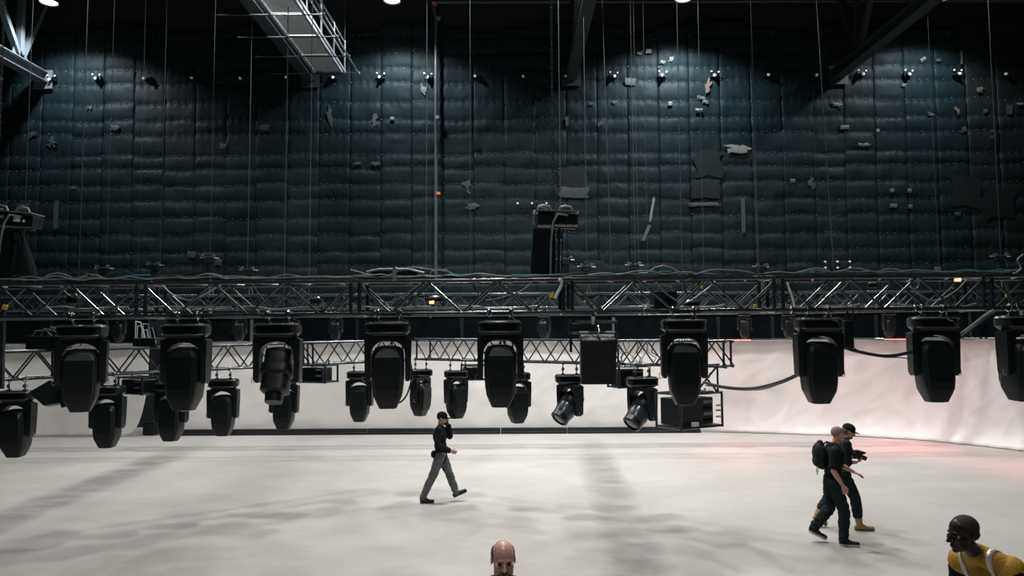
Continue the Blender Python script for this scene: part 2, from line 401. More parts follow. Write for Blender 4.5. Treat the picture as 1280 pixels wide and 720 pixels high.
P = [(920, 187, 25, 10, 'torn', 4, .5), (885, 108, 6, 15, 'brown', 20, .8), (876, 122, 9, 4, 'tape', 30, .8), (882, 127, 7, 4, 'tape', 10, .5), (874, 137, 9, 3, 'torn', 0, .3),
     (929, 268, 5, 44, 'patch', 0, .1), (815, 262, 3, 30, 'torn', 10, .2), (808, 291, 4, 22, 'tape', 24, .4), (70, 269, 6, 36, 'patch', 0, .1), (29, 259, 15, 9, 'patch', 0, .1),
     (1115, 238, 5, 5, 'tape', 0, .1), (1137, 238, 5, 5, 'tape', 0, .1), (1117, 257, 9, 5, 'tape', 0, .1), (1138, 258, 5, 5, 'tape', 0, .1), (991, 226, 6, 5, 'tape', 0, .1),
     (1056, 159, 11, 5, 'tape', 0, .1), (1079, 181, 16, 4, 'tape', 2, .6), (1098, 163, 4, 4, 'torn', 0, .4), (1046, 131, 10, 5, 'tape', 20, .6), (1154, 74, 8, 4, 'tape', -30, .5),
     (1173, 75, 6, 4, 'patch', 0, .5), (1196, 138, 4, 9, 'brown', -20, .6), (1232, 139, 5, 5, 'patch', 0, .3), (1205, 162, 6, 7, 'patch', 0, .6), (1241, 164, 5, 4, 'patch', 0, .1),
     (1240, 172, 5, 4, 'patch', 0, .1), (1226, 112, 7, 6, 'brown', 10, .7), (1130, 106, 5, 4, 'tape', 0, .5), (1163, 142, 7, 4, 'tape', 15, .7), (1202, 70, 3, 18, 'tape', 0, .2),
     (1262, 137, 7, 12, 'patch', 0, .3), (1015, 228, 8, 12, 'patch', -30, .8), (882, 256, 38, 5, 'patch', 0, .4), (886, 205, 34, 33, 'wall_b', 0, .25), (882, 236, 36, 24, 'wall_b', 0, .15),
     (1208, 240, 36, 40, 'wall_b', 0, .15), (1250, 255, 38, 36, 'wall_b', 0, .15), (718, 240, 36, 14, 'patch', 0, .1), (716, 222, 36, 24, 'wall_b', 0, .2),
     (65, 178, 8, 10, 'patch', 0, .8), (40, 167, 9, 5, 'patch', -20, .8), (143, 159, 10, 6, 'patch', 0, .5), (112, 135, 6, 5, 'patch', 30, .8), (278, 183, 8, 7, 'patch', 0, .6),
     (330, 160, 11, 8, 'patch', 0, .5), (92, 235, 6, 4, 'patch', 0, .5), (470, 205, 9, 5, 'patch', 0, .6), (585, 232, 10, 10, 'patch', 30, .8), (590, 258, 15, 8, 'patch', 0, .6),
     (597, 186, 6, 6, 'recess', 0, .5), (490, 148, 5, 4, 'torn', 0, .5), (530, 112, 7, 10, 'tape', 0, .9), (811, 64, 7, 6, 'tape', 0, .6), (800, 66, 6, 4, 'tape', 0, .6),
     (829, 77, 6, 4, 'tape', 0, .6), (839, 74, 5, 6, 'tape', 0, .6), (838, 129, 5, 5, 'torn', 0, .6), (768, 128, 6, 5, 'patch', 0, .6), (750, 155, 6, 6, 'patch', 0, .8), (739, 130, 5, 4, 'patch', 0, .6),
     (709, 152, 4, 12, 'patch', 0, .3), (787, 102, 14, 9, 'patch', 5, .5), (1275, 130, 8, 3, 'torn', 0, .4), (468, 150, 6, 16, 'patch', 0, .4), (412, 145, 6, 22, 'patch', 0, .5), (447, 205, 8, 4, 'patch', 0, .5),
     (1050, 331, 22, 12, 'wall_b', 0, .2), (1172, 337, 8, 7, 'tape', 0, .1), (1015, 339, 6, 5, 'tape', 0, .1), (745, 335, 26, 20, 'wall_b', 0, .2), (842, 337, 40, 16, 'wall_b', 0, .1),
     (1197, 268, 7, 5, 'patch', 0, .4), (240, 318, 10, 8, 'patch', 0, .3), (272, 328, 12, 8, 'patch', 0, .3)]
for k, (a, b, c, d, m, rt, jg) in enumerate(P):
    off = {'torn': .15, 'brown': .13, 'tape': .105}.get(m, .10) + (k % 7) * 0.003
    patch(a, b, c, d, m, rt, jg, 0.012, off)

# bracket row high on the wall
brx = [5, 65, 121, 183, 241, 302, 360, 417, 476, 535, 595, 655, 707, 767, 828, 893, 959, 1018, 1077, 1135, 1196, 1256]
def bracket_mesh():
    a = MB(); a.box((0, 0.06, 0), (0.26, 0.10, 0.16)); a.box((0, -0.03, -0.02), (0.14, 0.12, 0.08))
    return a
bm1 = bracket_mesh().mesh('bracket_plate', MT['paint'])
cap = MB(); cap.tube([(0, -0.10, -0.06), (0, -0.16, -0.08)], [0.055, 0.045], 10); capme = cap.mesh('bolt_cap', MT['bulb'])
c2 = MB(); c2.tube([(0, -0.05, 0.0), (0, -0.08, 0)], 0.028, 8); cap2 = c2.mesh('bolt_cap', MT['bulb'])
for k, bx in enumerate(brx):
    py = 97.5 - (bx - 60) * 0.0055 + (0, 1.3, -0.6, 0.4)[k % 4] * 0.5
    t = empty('wall_bracket', wpt(bx, py, 0.19))
    near = {5: 'at the far left edge, below the left roof girder', 65: 'right of the left roof girder end', 1256: 'last one at the right'}.get(bx)
    tag(t, 'black wall bracket, white cap, %s' % (near or ('%s from the left in the high row' % ('first second third fourth fifth sixth seventh eighth ninth tenth eleventh twelfth thirteenth fourteenth fifteenth sixteenth seventeenth eighteenth nineteenth twentieth twenty-first twenty-second'.split()[k]))), 'bracket', 'brackets in a row high on the back wall')
    link('plate', bm1, t)
    link('bolt_cap', capme, t, (random.uniform(-.04, .04), 0, 0))
    if k in (1, 2, 8, 9, 13, 14, 15, 18, 19, 20):
        link('bolt_cap', cap2, t, (-0.13, 0, 0.10)); link('bolt_cap', cap2, t, (0.14, 0, 0.08))

# ------------------------------------------------------------------ roof girders
def girder(X, label, m, nodes):
    t = empty('roof_girder', (X, 0, 0)); tag(t, label, 'girder', 'roof girders')
    zb = 12.72
    c = MB(); y0, y1 = -6, WY - 0.10
    c.box((0, (y0 + y1) / 2, zb), (0.40, y1 - y0, 0.035)); c.box((0, (y0 + y1) / 2, zb + 0.19), (0.05, y1 - y0, 0.36)); c.box((0, (y0 + y1) / 2, zb + 0.36), (0.40, y1 - y0, 0.035))
    obj('bottom_chord', c, m, t)
    c = MB(); c.box((0, (y0 + y1) / 2, 16.9), (0.34, y1 - y0, 0.30)); obj('top_chord', c, m, t)
    p = MB(); p.box((0, WY - 0.16, zb + 0.1), (0.7, 0.06, 0.7)); obj('end_plate', p, m, t)
    for n in nodes:
        v = MB(); v.bar((0, n, zb + .35), (0, n, 16.8), 0.20, 0.20); obj('post', v, m, t)
        v = MB(); v.bar((0, n, zb + .40), (0, n - 2.6, 16.8), 0.20, 0.16); obj('diagonal', v, m, t)
        v = MB(); v.bar((0.0, n + .08, zb + .40), (0, n + 1.25, 15.6), 0.20, 0.16); obj('diagonal', v, m, t)
        g = MB(); g.prism([(-.45, 0), (.45, 0), (.28, .5), (-.28, .5)], 0.03)
        g.v = [(b, n + a, zb + .34 + c) for a, b, c in g.v]; obj('gusset_plate', g, m, t)
    return t
girder(-17.35, 'grey roof girder end with post and diagonals at top left', 'beam', (25.5, 20.3, 15.1, 9.9, 4.7))
girder(-7.45, 'dark roof girder running back beside the walkway', 'beamdark', (24.3, 19.1, 13.9, 8.7, 3.5))
girder(2.25, 'dark roof girder seen nearly end-on above the chain hoist', 'beamdark', (24.9, 19.7, 14.5, 9.3, 4.1))
girder(12.15, 'dark roof girder slanting in from the top right corner', 'beamdark', (25.2, 20.0, 14.8, 9.6, 4.4))

# high-bay lamps by the back wall (lamp and its own light together)
def high_bay(X, Y, z, power, label):
    t = empty('high_bay_lamp', (X, Y, z)); tag(t, label, 'lamp', 'high-bay lamps along the back wall')
    s = MB(); ring = lambda r, zz: [(r * math.cos(2 * PI * k / 20), r * math.sin(2 * PI * k / 20), zz) for k in range(20)]
    s.loft([ring(.30, 0.0), ring(.29, .10), ring(.20, .22), ring(.10, .30), ring(.10, .42)], capb=False)
    obj('shade', s, 'beamdark', t, smooth=True)
    l = MB(); l.loft([ring(.26, 0.03), ring(.26, 0.05)]); obj('lamp_glass', l, 'lamp', t)
    h = MB(); h.tube([(0, 0, .42), (0, 0, 18.0 - z)], 0.012, 6); obj('hanger_rod', h, 'galv', t)
    L = bpy.data.lights.new('high_bay_light', 'SPOT'); L.energy = power * 3.1; L.color = (0.90, 0.94, 1.0); L.spot_size = R(140); L.spot_blend = 0.5; L.shadow_soft_size = 0.24
    lo = bpy.data.objects.new('high_bay_light', L); COL.objects.link(lo); lo.parent = t; lo.location = (0, 0, -0.04)
for X, pw, lb in ((-16.0, 640, 'high-bay lamp glowing at the top left corner'), (-4.1, 700, 'high-bay lamp at the top right of the walkway'),
                  (6.0, 1050, 'bright high-bay lamp at the top right of centre'), (15.0, 520, 'high-bay lamp beyond the right roof girder')):
    high_bay(X, 24.9, 14.84, pw, lb)

# ------------------------------------------------------------------ hanging walkway
def walkway():
    t = empty('hanging_walkway', (0, 0, 0)); tag(t, 'galvanised grating walkway with tube handrail hung under the roof', 'walkway')
    x0, x1, z = -6.80, -5.85, 12.35; ys = [25.0, 23.45, 21.9, 20.35, 18.8, 17.25, 15.7, 14.15]
    for a, b in zip(ys[:-1], ys[1:]):
        g = MB()
        for q in range(14):
            xx = x0 + .06 + (x1 - x0 - .12) * (q + .5) / 14
            g.box((xx, (a + b) / 2, z + .05), (0.052, a - b - .10, .03))
        for q in range(6): g.box(((x0 + x1) / 2, b + (a - b) * (q + .5) / 6, z + .075), (x1 - x0, .05, .02))
        obj('grating_panel', g, 'grate', t)
        c = MB(); c.tube([(x0 - 1.5, a, z - .03), (x1 + .62, a, z - .03)], 0.023, 8); obj('cross_tube', c, 'beamdark', t, smooth=True)
        p = MB(); p.tube([(x1 + .10, a, z - .05), (x1 + .10, a, z + 1.12)], 0.028, 8); p.tube([(x1 + .6, a, z - .06), (x1 + .6, a, z + .02)], 0.04, 8)
        obj('handrail_post', p, 'galv', t, smooth=True)
    for nm, xx, zz, r in (('side_beam', x1, z + .04, .05), ('side_beam', x1 + .12, z + .02, .035), ('side_beam', x0, z + .04, .05), ('handrail', x1 + .10, z + 1.05, .026), ('handrail', x1 + .10, z + .55, .026), ('outer_rail', x1 + .55, z, .028)):
        m = MB()
        if nm == 'side_beam': m.box((xx, (ys[0] + ys[-1]) / 2, zz), (r * 1.4, ys[0] - ys[-1], r * 2.4))
        else: m.tube([(xx, ys[0], zz), (xx, ys[-1], zz)], r, 8)
        obj(nm, m, 'galv', t)
    m = MB(); m.box(((x0 + x1) / 2 + .1, 25.05, z + .1), (x1 - x0 - .2, .3, .04)); obj('end_plate', m, 'galv', t)
    for a in ys[::2]:
        m = MB(); m.tube([(x0 - .0, a, z), (x0, a, 17.9)], .012, 6); m.tube([(x1 + .1, a, z + 1.1), (x1 + .1, a, 17.9)], .012, 6); obj('hanger_rod', m, 'rope', t)
walkway()

# drain pipe on the wall + top pipe
t = empty('drain_pipe', (0, 0, 0)); tag(t, 'thin grey vertical drain pipe with orange couplings on the back wall', 'pipe')
pa = pix(545, 24, WY - .33); pb = pix(548, 420, WY - .33)
m = MB(); m.tube([(pa.x, pa.y, pb.z - 3.0), pa, pa + Vector((-.05, 0, .25)), pa + Vector((-.12, 0, .6))], .062, 10); obj('pipe', m, 'pipe', t, smooth=True)
for py, mm in ((23, 'galv'), (147, 'galv'), (242, 'orange'), (5, 'orange')):
    p = pix(547.5 if py > 10 else 543, py, WY - .33); m = MB(); m.tube([p - Vector((0, 0, .05)), p + Vector((0, 0, .05))], .09, 10)
    m.box(p + Vector((0, .10, 0)), (.05, .16, .04)); o = obj('coupling', m, mm, t, smooth=False)
    if mm == 'orange': o['label'] = 'orange pipe coupling'
t = empty('sprinkler_pipe', (0, 0, 0)); tag(t, 'dark horizontal pipe along the very top of the back wall', 'pipe')
a = pix(545, 3, WY - .4); b = pix(1279, 1, WY - .4); m = MB(); m.tube([a, b], .045, 8); obj('pipe', m, 'pipe', t, smooth=True)
for k in range(7):
    q = a.lerp(b, (k + .5) / 7); m = MB(); m.tube([q, (q.x, q.y, 17.98)], .012, 6); obj('hanger_rod', m, 'rope', t)

# ------------------------------------------------------------------ cloths, fascia, floor rail
def curve_pts(ctrl, n):
    out = []; P_ = [ctrl[0]] + list(ctrl) + [ctrl[-1]]
    seg = len(ctrl) - 1
    for i in range(n + 1):
        t = i / n * seg; k = min(seg - 1, int(t)); u = t - k
        p0, p1, p2, p3 = [Vector((*q, 0)) for q in P_[k:k + 4]]
        out.append(0.5 * ((2 * p1) + (p2 - p0) * u + (2 * p0 - 5 * p1 + 4 * p2 - p3) * u * u + (3 * p1 - p0 - 3 * p2 + p3) * u ** 3))
    return out
MAIN = [(-11.6, 24.9), (-6, 24.95), (0, 24.95), (4, 24.95), (7, 24.75), (10, 24.2), (12.3, 23.0), (13.8, 21.2), (14.8, 18.5), (15.2, 14), (15.2, 8)]
LEFT = [(-19.5, 21), (-18, 23.6), (-16.5, 24.5), (-14, 24.6), (-12.0, 24.5)]
ZT = 3.06
def cloth(ctrl, n, label, flare, seed, lift=None):
    pts = curve_pts(ctrl, n); nz_ = 34; vs = []
    s = 0; S = [0]
    for a, b in zip(pts[:-1], pts[1:]): s += (b - a).length; S.append(s)
    for j in range(nz_ + 1):
        v = j / nz_
        for i, p in enumerate(pts):
            d = (pts[min(i + 1, n)] - pts[max(i - 1, 0)]).normalized(); nrm = Vector((d.y, -d.x, 0))
            zb = lift(i / n) if lift else 0.0
            z = zb + (ZT - zb) * v
            q = S[i]
            off = 0.02 * noise.noise(Vector((q * .5, z * .3, seed))) + 0.02 * noise.noise(Vector((q * .9 + z * 1.1, z * .5 - q * .3, seed + 4)))
            cr = noise.noise(Vector((q * 1.3 - z * 1.8, z * .5 + q * .4, seed + 8))); off += 0.016 * math.exp(-abs(cr) * 14)
            f = flare(p.x); 
            off += f * (0.34 * math.exp(-z * 3.2)) + f * 0.12 * math.exp(-z * 1.6) * noise.noise(Vector((q * 2.2, 0, seed)))
            off += 0.03 * math.exp(-z * 2.5) * noise.noise(Vector((q * 3.5, z * 2, seed)))
            off += 0.012 * math.sin(q * 5.2 + 1.3 * math.sin(q)) * v ** 3
            vs.append((p.x + nrm.x * off, p.y + nrm.y * off, z + 0.012 + f * 0.02 * max(0, noise.noise(Vector((q * 4, 1, 2)))) * (1 if j == 0 else 0)))
    m_ = n + 1; fs = [(j * m_ + i, j * m_ + i + 1, (j + 1) * m_ + i + 1, (j + 1) * m_ + i) for j in range(nz_) for i in range(n)]
    mb = MB(); mb.add(vs, fs); o = obj('white_cloth', mb, 'cloth', smooth=True)
    so = o.modifiers.new('solid', 'SOLIDIFY'); so.thickness = 0.01; so.offset = 1
    tag(o, label, 'cloth'); return o
cloth(MAIN, 420, 'long white cloth screen curving round behind the men, floor length', lambda X: min(1, max(0, (X - 6.5) / 3)) * (1 if X > 6.5 else 0), 1.0)
cloth(LEFT, 120, 'separate white cloth at far left with its lower corner gathered up', lambda X: 0.15, 21.0,
      lambda t: 0.0 if t < .88 else 1.9 * ((t - .88) / .12) ** 2.6)
# black band of panels above the cloth
def fascia(ctrl, total, label):
    pts = curve_pts(ctrl, total * 4); t = empty('black_fascia', (0, 0, 0)); tag(t, label, 'fascia', 'black fascia over the cloths')
    for k in range(total):
        a = pts[k * 4]; b = pts[k * 4 + 4]; d = (b - a).normalized(); nr = Vector((d.y, -d.x, 0)) * 0.12
        a2 = a + nr + d * .015; b2 = b + nr - d * .015; mb = MB()
        mb.bar((a2.x, a2.y, 3.48), (b2.x, b2.y, 3.48), 0.05, 0.82)
        obj('panel', mb, 'fascia', t)
        mb = MB(); mb.bar((a2.x + nr.x * .3, a2.y + nr.y * .3, 3.46), (a2.x + nr.x * .3 + d.x * .10, a2.y + nr.y * .3 + d.y * .10, 3.46), 0.05, 0.74)
        obj('rib', mb, 'fascia2' if k % 4 == 1 else 'paint', t)
        mb = MB(); 
        for zz in (3.07, 3.91): mb.tube([(a2.x + nr.x * .4, a2.y + nr.y * .4, zz), (b2.x + nr.x * .4, b2.y + nr.y * .4, zz)], .028, 6)
        mm = (a2 + b2) / 2
        mb.tube([(mm.x, mm.y, 3.88), (mm.x, mm.y, 4.6)], .015, 6)
        obj('rail', mb, 'alu', t, smooth=True)
fascia(MAIN[:-1], 16, 'black panel fascia above the long white cloth')
fascia(LEFT[1:], 4, 'black panel fascia above the far left cloth')
t = empty('floor_rail', (0, 0, 0)); tag(t, 'long black rail lying along the foot of the white cloth', 'rail')
for k in range(8):
    x0 = -11.4 + k * 2.2; m = MB(); m.box((x0 + 1.1, 24.72, .10), (2.18, .12, .20)); m.box((x0 + 1.1, 24.64, .04), (2.18, .05, .08)); obj('rail_section', m, 'paint', t, bevel=.01)
t = empty('equipment_case', pixfloor(189, 544)); tag(t, 'small black case standing in the gap between the two cloths', 'case')
m = MB(); m.box((0, 0, .22), (.42, .35, .40)); obj('body', m, 'bag', t, bevel=.03)
m = MB(); m.box((0, -.19, .30), (.12, .02, .04)); m.box((0, 0, .43), (.44, .37, .025)); obj('lid', m, 'paint', t)
for sx in (-.15, .15): m = MB(); m.tube([(sx, -.1, .0), (sx, -.1, .05)], .03, 8); obj('wheel', m, 'chrome', t)
# black drape closing the gap
m = MB(); vs = []
for j in range(2):
    for i in range(25): vs.append((-12.25 + i * .04, 25.5 + .06 * math.sin(i * 1.7), .01 + j * 3.9))
m.add(vs, [(i, i + 1, i + 26, i + 25) for i in range(24)]); o = obj('black_drape', m, 'soft', smooth=True); o.modifiers.new('s', 'SOLIDIFY').thickness = .01
tag(o, 'black drape hanging in the gap between the two white cloths', 'drape')

# ------------------------------------------------------------------ trusses
def truss(A, B, h, wd, mod, phase, label, r=.025, half=6, d0=None, ends=True):
    A = Vector(A); B = Vector(B); d = B - A; L = d.length; t = empty('lighting_truss', A)
    rot = d.to_track_quat('X', 'Z'); t.rotation_mode = 'QUATERNION'; t.rotation_quaternion = rot
    tag(t, label, 'truss', 'black box trusses')
    n = int(round((L - 0) / mod))
    sec = MB()
    for y in (0, wd):
        for z in (0, h): sec.tube([(0.004, y, z), (mod - .004, y, z)], r, 10)
    for x in (.05, mod - .05):
        for y in (0, wd): sec.tube([(x, y, 0), (x, y, h)], r * .9, 8)
        for z in (0, h): sec.tube([(x, 0, z), (x, wd, z)], r * .9, 8)
        for y in (0, wd):
            for z in (0, h): sec.tube([(x - .05 if x < 1 else x + .01, y, z), (x - .01 if x < 1 else x + .05, y, z)], r * 1.35, 10)
    hp = mod / half
    for k in range(1, half): 
        for z in (0, h): sec.tube([(k * hp, 0, z), (k * hp + (hp if z else -hp) * .5, wd, z)], r * .5, 6)
    sm = sec.mesh('truss_section', MT['alu'], True)
    br = []
    for s in (0, 1):
        b = MB(); b.tube([(0, 0, h if s == 0 else 0), (hp, 0, 0 if s == 0 else h)], r * .62, 8); br.append(b.mesh('brace', MT['alu'], True))
    for i in range(n):
        so = link('truss_section', sm, t, (i * mod, 0, 0))
        for k in range(half):
            for y in (0, wd): link('brace', br[k % 2], so, (k * hp, y, 0))
    return t, rot
TA_Y = 8.5
A0 = pix(-94.6, 397.5, 8.4); A1 = pix(-94.6 + 6 * 265, 382.5, 8.6)
d = (A1 - A0).normalized(); LA = (A1 - A0).length; MODA = LA / 6
trA, rotA = truss(A0, A1, .375, .50, MODA, 0, 'nearest long black box truss crossing the whole view in front', .024)
def onA(px, dz=0.0, dy=0.0):    # point on front bottom chord of truss A above pixel column px
    a = pix(px, 390, 8.5); t = (a.x - A0.x) / (A1.x - A0.x); p = A0.lerp(A1, t); return p + Vector((0, dy, dz))
# middle trusses
B0 = Vector((-8.6, 10.25, 2.56)); B1 = Vector((-2.2, 15.2, 2.72))
trB, rotB = truss(B0, B1, .41, .45, (B1 - B0).length / 4, 0, 'middle black box truss slanting away on the left, behind the near heads', .022, 7)
C0 = Vector((-2.0, 15.2, 2.74)); C1 = Vector((3.45, 11.95, 2.68))
trC, rotC = truss(C0, C1, .41, .45, (C1 - C0).length / 3, 0, 'middle black box truss slanting forward to the cage at centre right', .022, 7)
D0 = pix(-120, 388.8, 21.0); D1 = pix(1400, 380, 21.2)
trD, rotD = truss(D0, D1, .40, .45, (D1 - D0).length / 14, 0, 'far thin black box truss seen through the near truss', .026)
def lerpT(P0, P1, px):
    # point on the segment under image column px
    lo, hi = 0.0, 1.0
    def col(q):
        v = CAMROT.inverted() @ (q - Vector((0, 0, CAMZ))); return 640 + FPX * v.x / -v.z
    for _ in range(40):
        m_ = (lo + hi) / 2
        if col(P0.lerp(P1, m_)) < px: lo = m_
        else: hi = m_
    return P0.lerp(P1, (lo + hi) / 2)

# ------------------------------------------------------------------ moving heads
def sup(w_, d_, z, n=20, e=3.2, cx=0, cy=0):
    out = []
    for k in range(n):
        t = 2 * PI * (k + .5) / n; c = math.cos(t); s = math.sin(t)
        out.append((cx + w_ * math.copysign(abs(c) ** (2 / e), c), cy + d_ * math.copysign(abs(s) ** (2 / e), s), z))
    return out
HM = {}
def head_meshes():
    b = MB(); b.loft([sup(.20, .115, -.165, e=6), sup(.25, .14, -.12, e=6), sup(.255, .145, -.03, e=6), sup(.225, .13, 0, e=6)]); HM['base'] = b.mesh('base', MT['shell2'], True)
    b = MB(); b.box((0, -.147, -.078), (.36, .012, .072)); HM['panel'] = b.mesh('control_panel', MT['recess'])
    b = MB(); b.tube([(-.245, -.14, -.028), (-.20, -.168, -.022), (.20, -.168, -.022), (.245, -.14, -.028)], .010, 8)
    b.tube([(-.24, -.135, -.128), (-.19, -.165, -.134), (.19, -.165, -.134), (.24, -.135, -.128)], .008, 8)
    HM['grip'] = b.mesh('grip_rail', MT['rail'], True)
    # yoke: crown plate with arched opening + two arms
    b = MB(); n = 12
    outer = []; inner = []
    for k in range(n + 1):
        a = PI * k / n; inner.append((.205 * math.cos(a), -.36 + .14 * math.sin(a)))
    poly_o = [(.285, -.36), (.285, -.20), (.25, -.168), (-.25, -.168), (-.285, -.20), (-.285, -.36)]
    # build as strips between inner arc and outer outline
    def outer_at(k):
        a = PI * k / n; c = math.cos(a); s_ = math.sin(a)
        sc = min(.285 / abs(c) if abs(c) > 1e-4 else 9, .192 / s_ if s_ > 1e-4 else 9)
        return (c * sc, -.36 + s_ * sc)
    vs = []
    for k in range(n + 1):
        ox, oz = outer_at(k); ix, iz = inner[k]
        vs += [(ox, -.085, oz), (ix, -.085, iz), (ix, .085, iz), (ox, .085, oz)]
    fs = []
    for k in range(n):
        q = 4 * k
        for e_ in range(4): fs.append((q + e_, q + 4 + e_, q + 4 + (e_ + 1) % 4, q + (e_ + 1) % 4))
    b.add(vs, fs)
    for s_ in (-1, 1):
        sec = lambda hw, hd, z, cx: [(cx - hw, -hd, z), (cx + hw, -hd, z), (cx + hw, hd, z), (cx - hw, hd, z)]
        cx = s_ * .245
        b.loft([sec(.016, .05, -.70, s_ * .237), sec(.034, .075, -.665, cx), sec(.038, .087, -.36, cx)])
    HM['yoke'] = b.mesh('yoke', MT['shell'], True)
    b = MB()
    b.loft([sup(.09, .085, .235, e=2.6), sup(.15, .13, .215, e=3), sup(.185, .165, .15, e=4), sup(.19, .175, .03, e=4.5), sup(.19, .175, -.12, e=4.5), sup(.180, .160, -.25, e=6), sup(.168, .150, -.335, e=7), sup(.165, .146, -.345, e=7), sup(.106, .100, -.485, e=6), sup(.10, .095, -.49, e=6)][::-1])
    HM['head'] = b.mesh('head', MT['shell'], True)
    b = MB()   # raised front cover with lip
    for s_ in (-1, 1):
        rings = [[(-w2, s_ * y, z), (w2, s_ * y, z), (w2 * .93, s_ * (y + th), z - .004), (-w2 * .93, s_ * (y + th), z - .004)] for w2, y, th, z in ((.120, .135, .012, .185), (.155, .160, .022, .125), (.160, .168, .018, -.05), (.150, .164, .014, -.25), (.13, .15, .008, -.35))]
        if s_ < 0: rings = [r_[::-1] for r_ in rings]
        b.loft(rings)
    HM['cover'] = b.mesh('head_cover', MT['shell'])
    b = MB(); ring = lambda r_, z: [(r_ * math.cos(2 * PI * k / 24), r_ * math.sin(2 * PI * k / 24), z) for k in range(24)]
    b.loft([ring(.088, -.480), ring(.090, -.492), ring(.080, -.494)][::-1]); HM['ring'] = b.mesh('lens_ring', MT['paint'], True)
    b = MB(); b.loft([ring(.078, -.4935), ring(.05, -.497), ring(.02, -.499)][::-1]); HM['lens'] = b.mesh('lens', MT['glass'], True)
    b = MB()
    b.box((0, 0, -.02), (.05, .05, .05)); b.tube([(0, 0, 0.0), (0, 0, .05)], .012, 8)
    b.tube([(0, .042 * math.cos(a), .085 + .042 * math.sin(a)) for a in [2 * PI * k / 14 for k in range(14)]], .013, 8, closed=True)
    b.box((0, -.06, .085), (.035, .03, .05)); HM['clamp'] = b.mesh('clamp', MT['chrome'], True)
    b = MB(); b.tube([(0, 0, -.01), (0, 0, .14)], .011, 8); b.box((0, 0, .01), (.05, .05, .02)); HM['stem'] = b.mesh('stem', MT['alu'], True)
    b = MB(); b.tube([(-.02, 0, 0), (-.024, 0, -.055), (0, 0, -.07), (.022, 0, -.055), (.015, 0, 0)], .005, 6); HM['loop'] = b.mesh('safety_loop', MT['galv'], True)
    # glossy snub head for the tilted ones
    b = MB(); ring2 = lambda r_, z: [(r_ * math.cos(2 * PI * k / 24), r_ * math.sin(2 * PI * k / 24), z) for k in range(24)]
    b.loft([ring2(.07, .25), ring2(.15, .22), ring2(.185, .12), ring2(.19, -.02), ring2(.165, -.07)][::-1]); HM['head_b'] = b.mesh('head', MT['shell'], True)
    b = MB(); b.loft([ring2(.168, -.05), ring2(.178, -.16), ring2(.155, -.27)][::-1]); HM['nose'] = b.mesh('head_cover', MT['blueshell'], True)
    b = MB(); b.loft([ring2(.158, -.255), ring2(.162, -.34), ring2(.13, -.36), ring2(.12, -.33)][::-1]); HM['ring_b'] = b.mesh('lens_ring', MT['paint'], True)
    b = MB(); b.loft([ring2(.12, -.335), ring2(.07, -.345), ring2(.02, -.35)][::-1]); HM['lens_b'] = b.mesh('lens', MT['glass'], True)
    # knuckled variant (seen from behind)
    b = MB(); b.loft([sup(.10, .09, .22, e=3), sup(.15, .14, .19, e=3.5), sup(.15, .15, .03, e=4), sup(.175, .17, .0, e=4), sup(.175, .17, -.09, e=4), sup(.15, .14, -.12, e=4), sup(.155, .15, -.30, e=4), sup(.10, .10, -.33, e=3), sup(.095, .095, -.43, e=3)][::-1])
    HM['head_c'] = b.mesh('head', MT['shell'], True)
head_meshes()
def moving_head(p, scale, label, group, yaw=0, tilt=0, kind='a', side=0, drop=0.0):
    """p = point where clamps grip the chord underside"""
    t = empty('moving_head_light', p, (0, 0, R(yaw))); t.scale = (scale,) * 3
    tag(t, label, 'stage light', group)
    off = -.095 - drop
    link('base', HM['base'], t, (0, 0, off)); link('control_panel', HM['panel'], t, (0, 0, off)); link('grip_rail', HM['grip'], t, (0, 0, off))
    for s in (-.12, .12):
        link('clamp', HM['clamp'], t, (s, 0, -.085))
        if drop: link('stem', HM['stem'], t, (s, 0, off))
    yk = link('yoke', HM['yoke'], t, (0, 0, off), (0, 0, R(side))); yk.scale = (.95, 1, 1)
    for s in (-1, 1): link('safety_loop', HM['loop'], yk, (s * .285, -.03, -.63))
    pv = (0, 0, off - .52)
    rot = (Matrix.Rotation(R(side), 3, 'Z') @ Matrix.Rotation(R(tilt), 3, 'X')).to_euler()
    hd = link('head', HM[{'a': 'head', 'b': 'head_b', 'c': 'head_c'}[kind]], t, pv, rot)
    if kind == 'b':
        link('head_cover', HM['nose'], hd); link('lens_ring', HM['ring_b'], hd); link('lens', HM['lens_b'], hd)
    else:
        if kind == 'a': link('head_cover', HM['cover'], hd); link('lens_ring', HM['ring'], hd); link('lens', HM['lens'], hd)
    return t
G1 = 'large moving heads under the near truss'
near = [(109, 6, 5, 'a', 14, 'first large black moving head from the left on the near truss'),
        (237, 3, -3, 'a', -4, 'second large black moving head from the left on the near truss'),
        (350, -4, -22, 'c', 6, 'large moving head with knuckled body tipped away, third on the near truss'),
        (486, 2, 6, 'a', 4, 'large moving head on the near truss just left of the walking man'),
        (625, 0, 4, 'a', 3, 'large moving head on the near truss above the bald man'),
        (854, -2, -2, 'a', -3, 'large moving head on the near truss in front of the cage'),
        (1023, 0, 3, 'a', 0, 'large moving head above the pair of men, left of the drooping cable'),
        (1168, -3, -3, 'a', -2, 'large moving head on the near truss at the right, end of drooping cable'),
        (1279, 5, 4, 'a', 6, 'large moving head cut by the right edge of the photograph')]
for k, (px, yaw, tilt, kd, side, lb) in enumerate(near):
    p = onA(px, 0, 0.0)
    moving_head(p, .97, lb, G1, yaw, tilt, kd, side)
G2 = 'moving heads under the middle trusses'
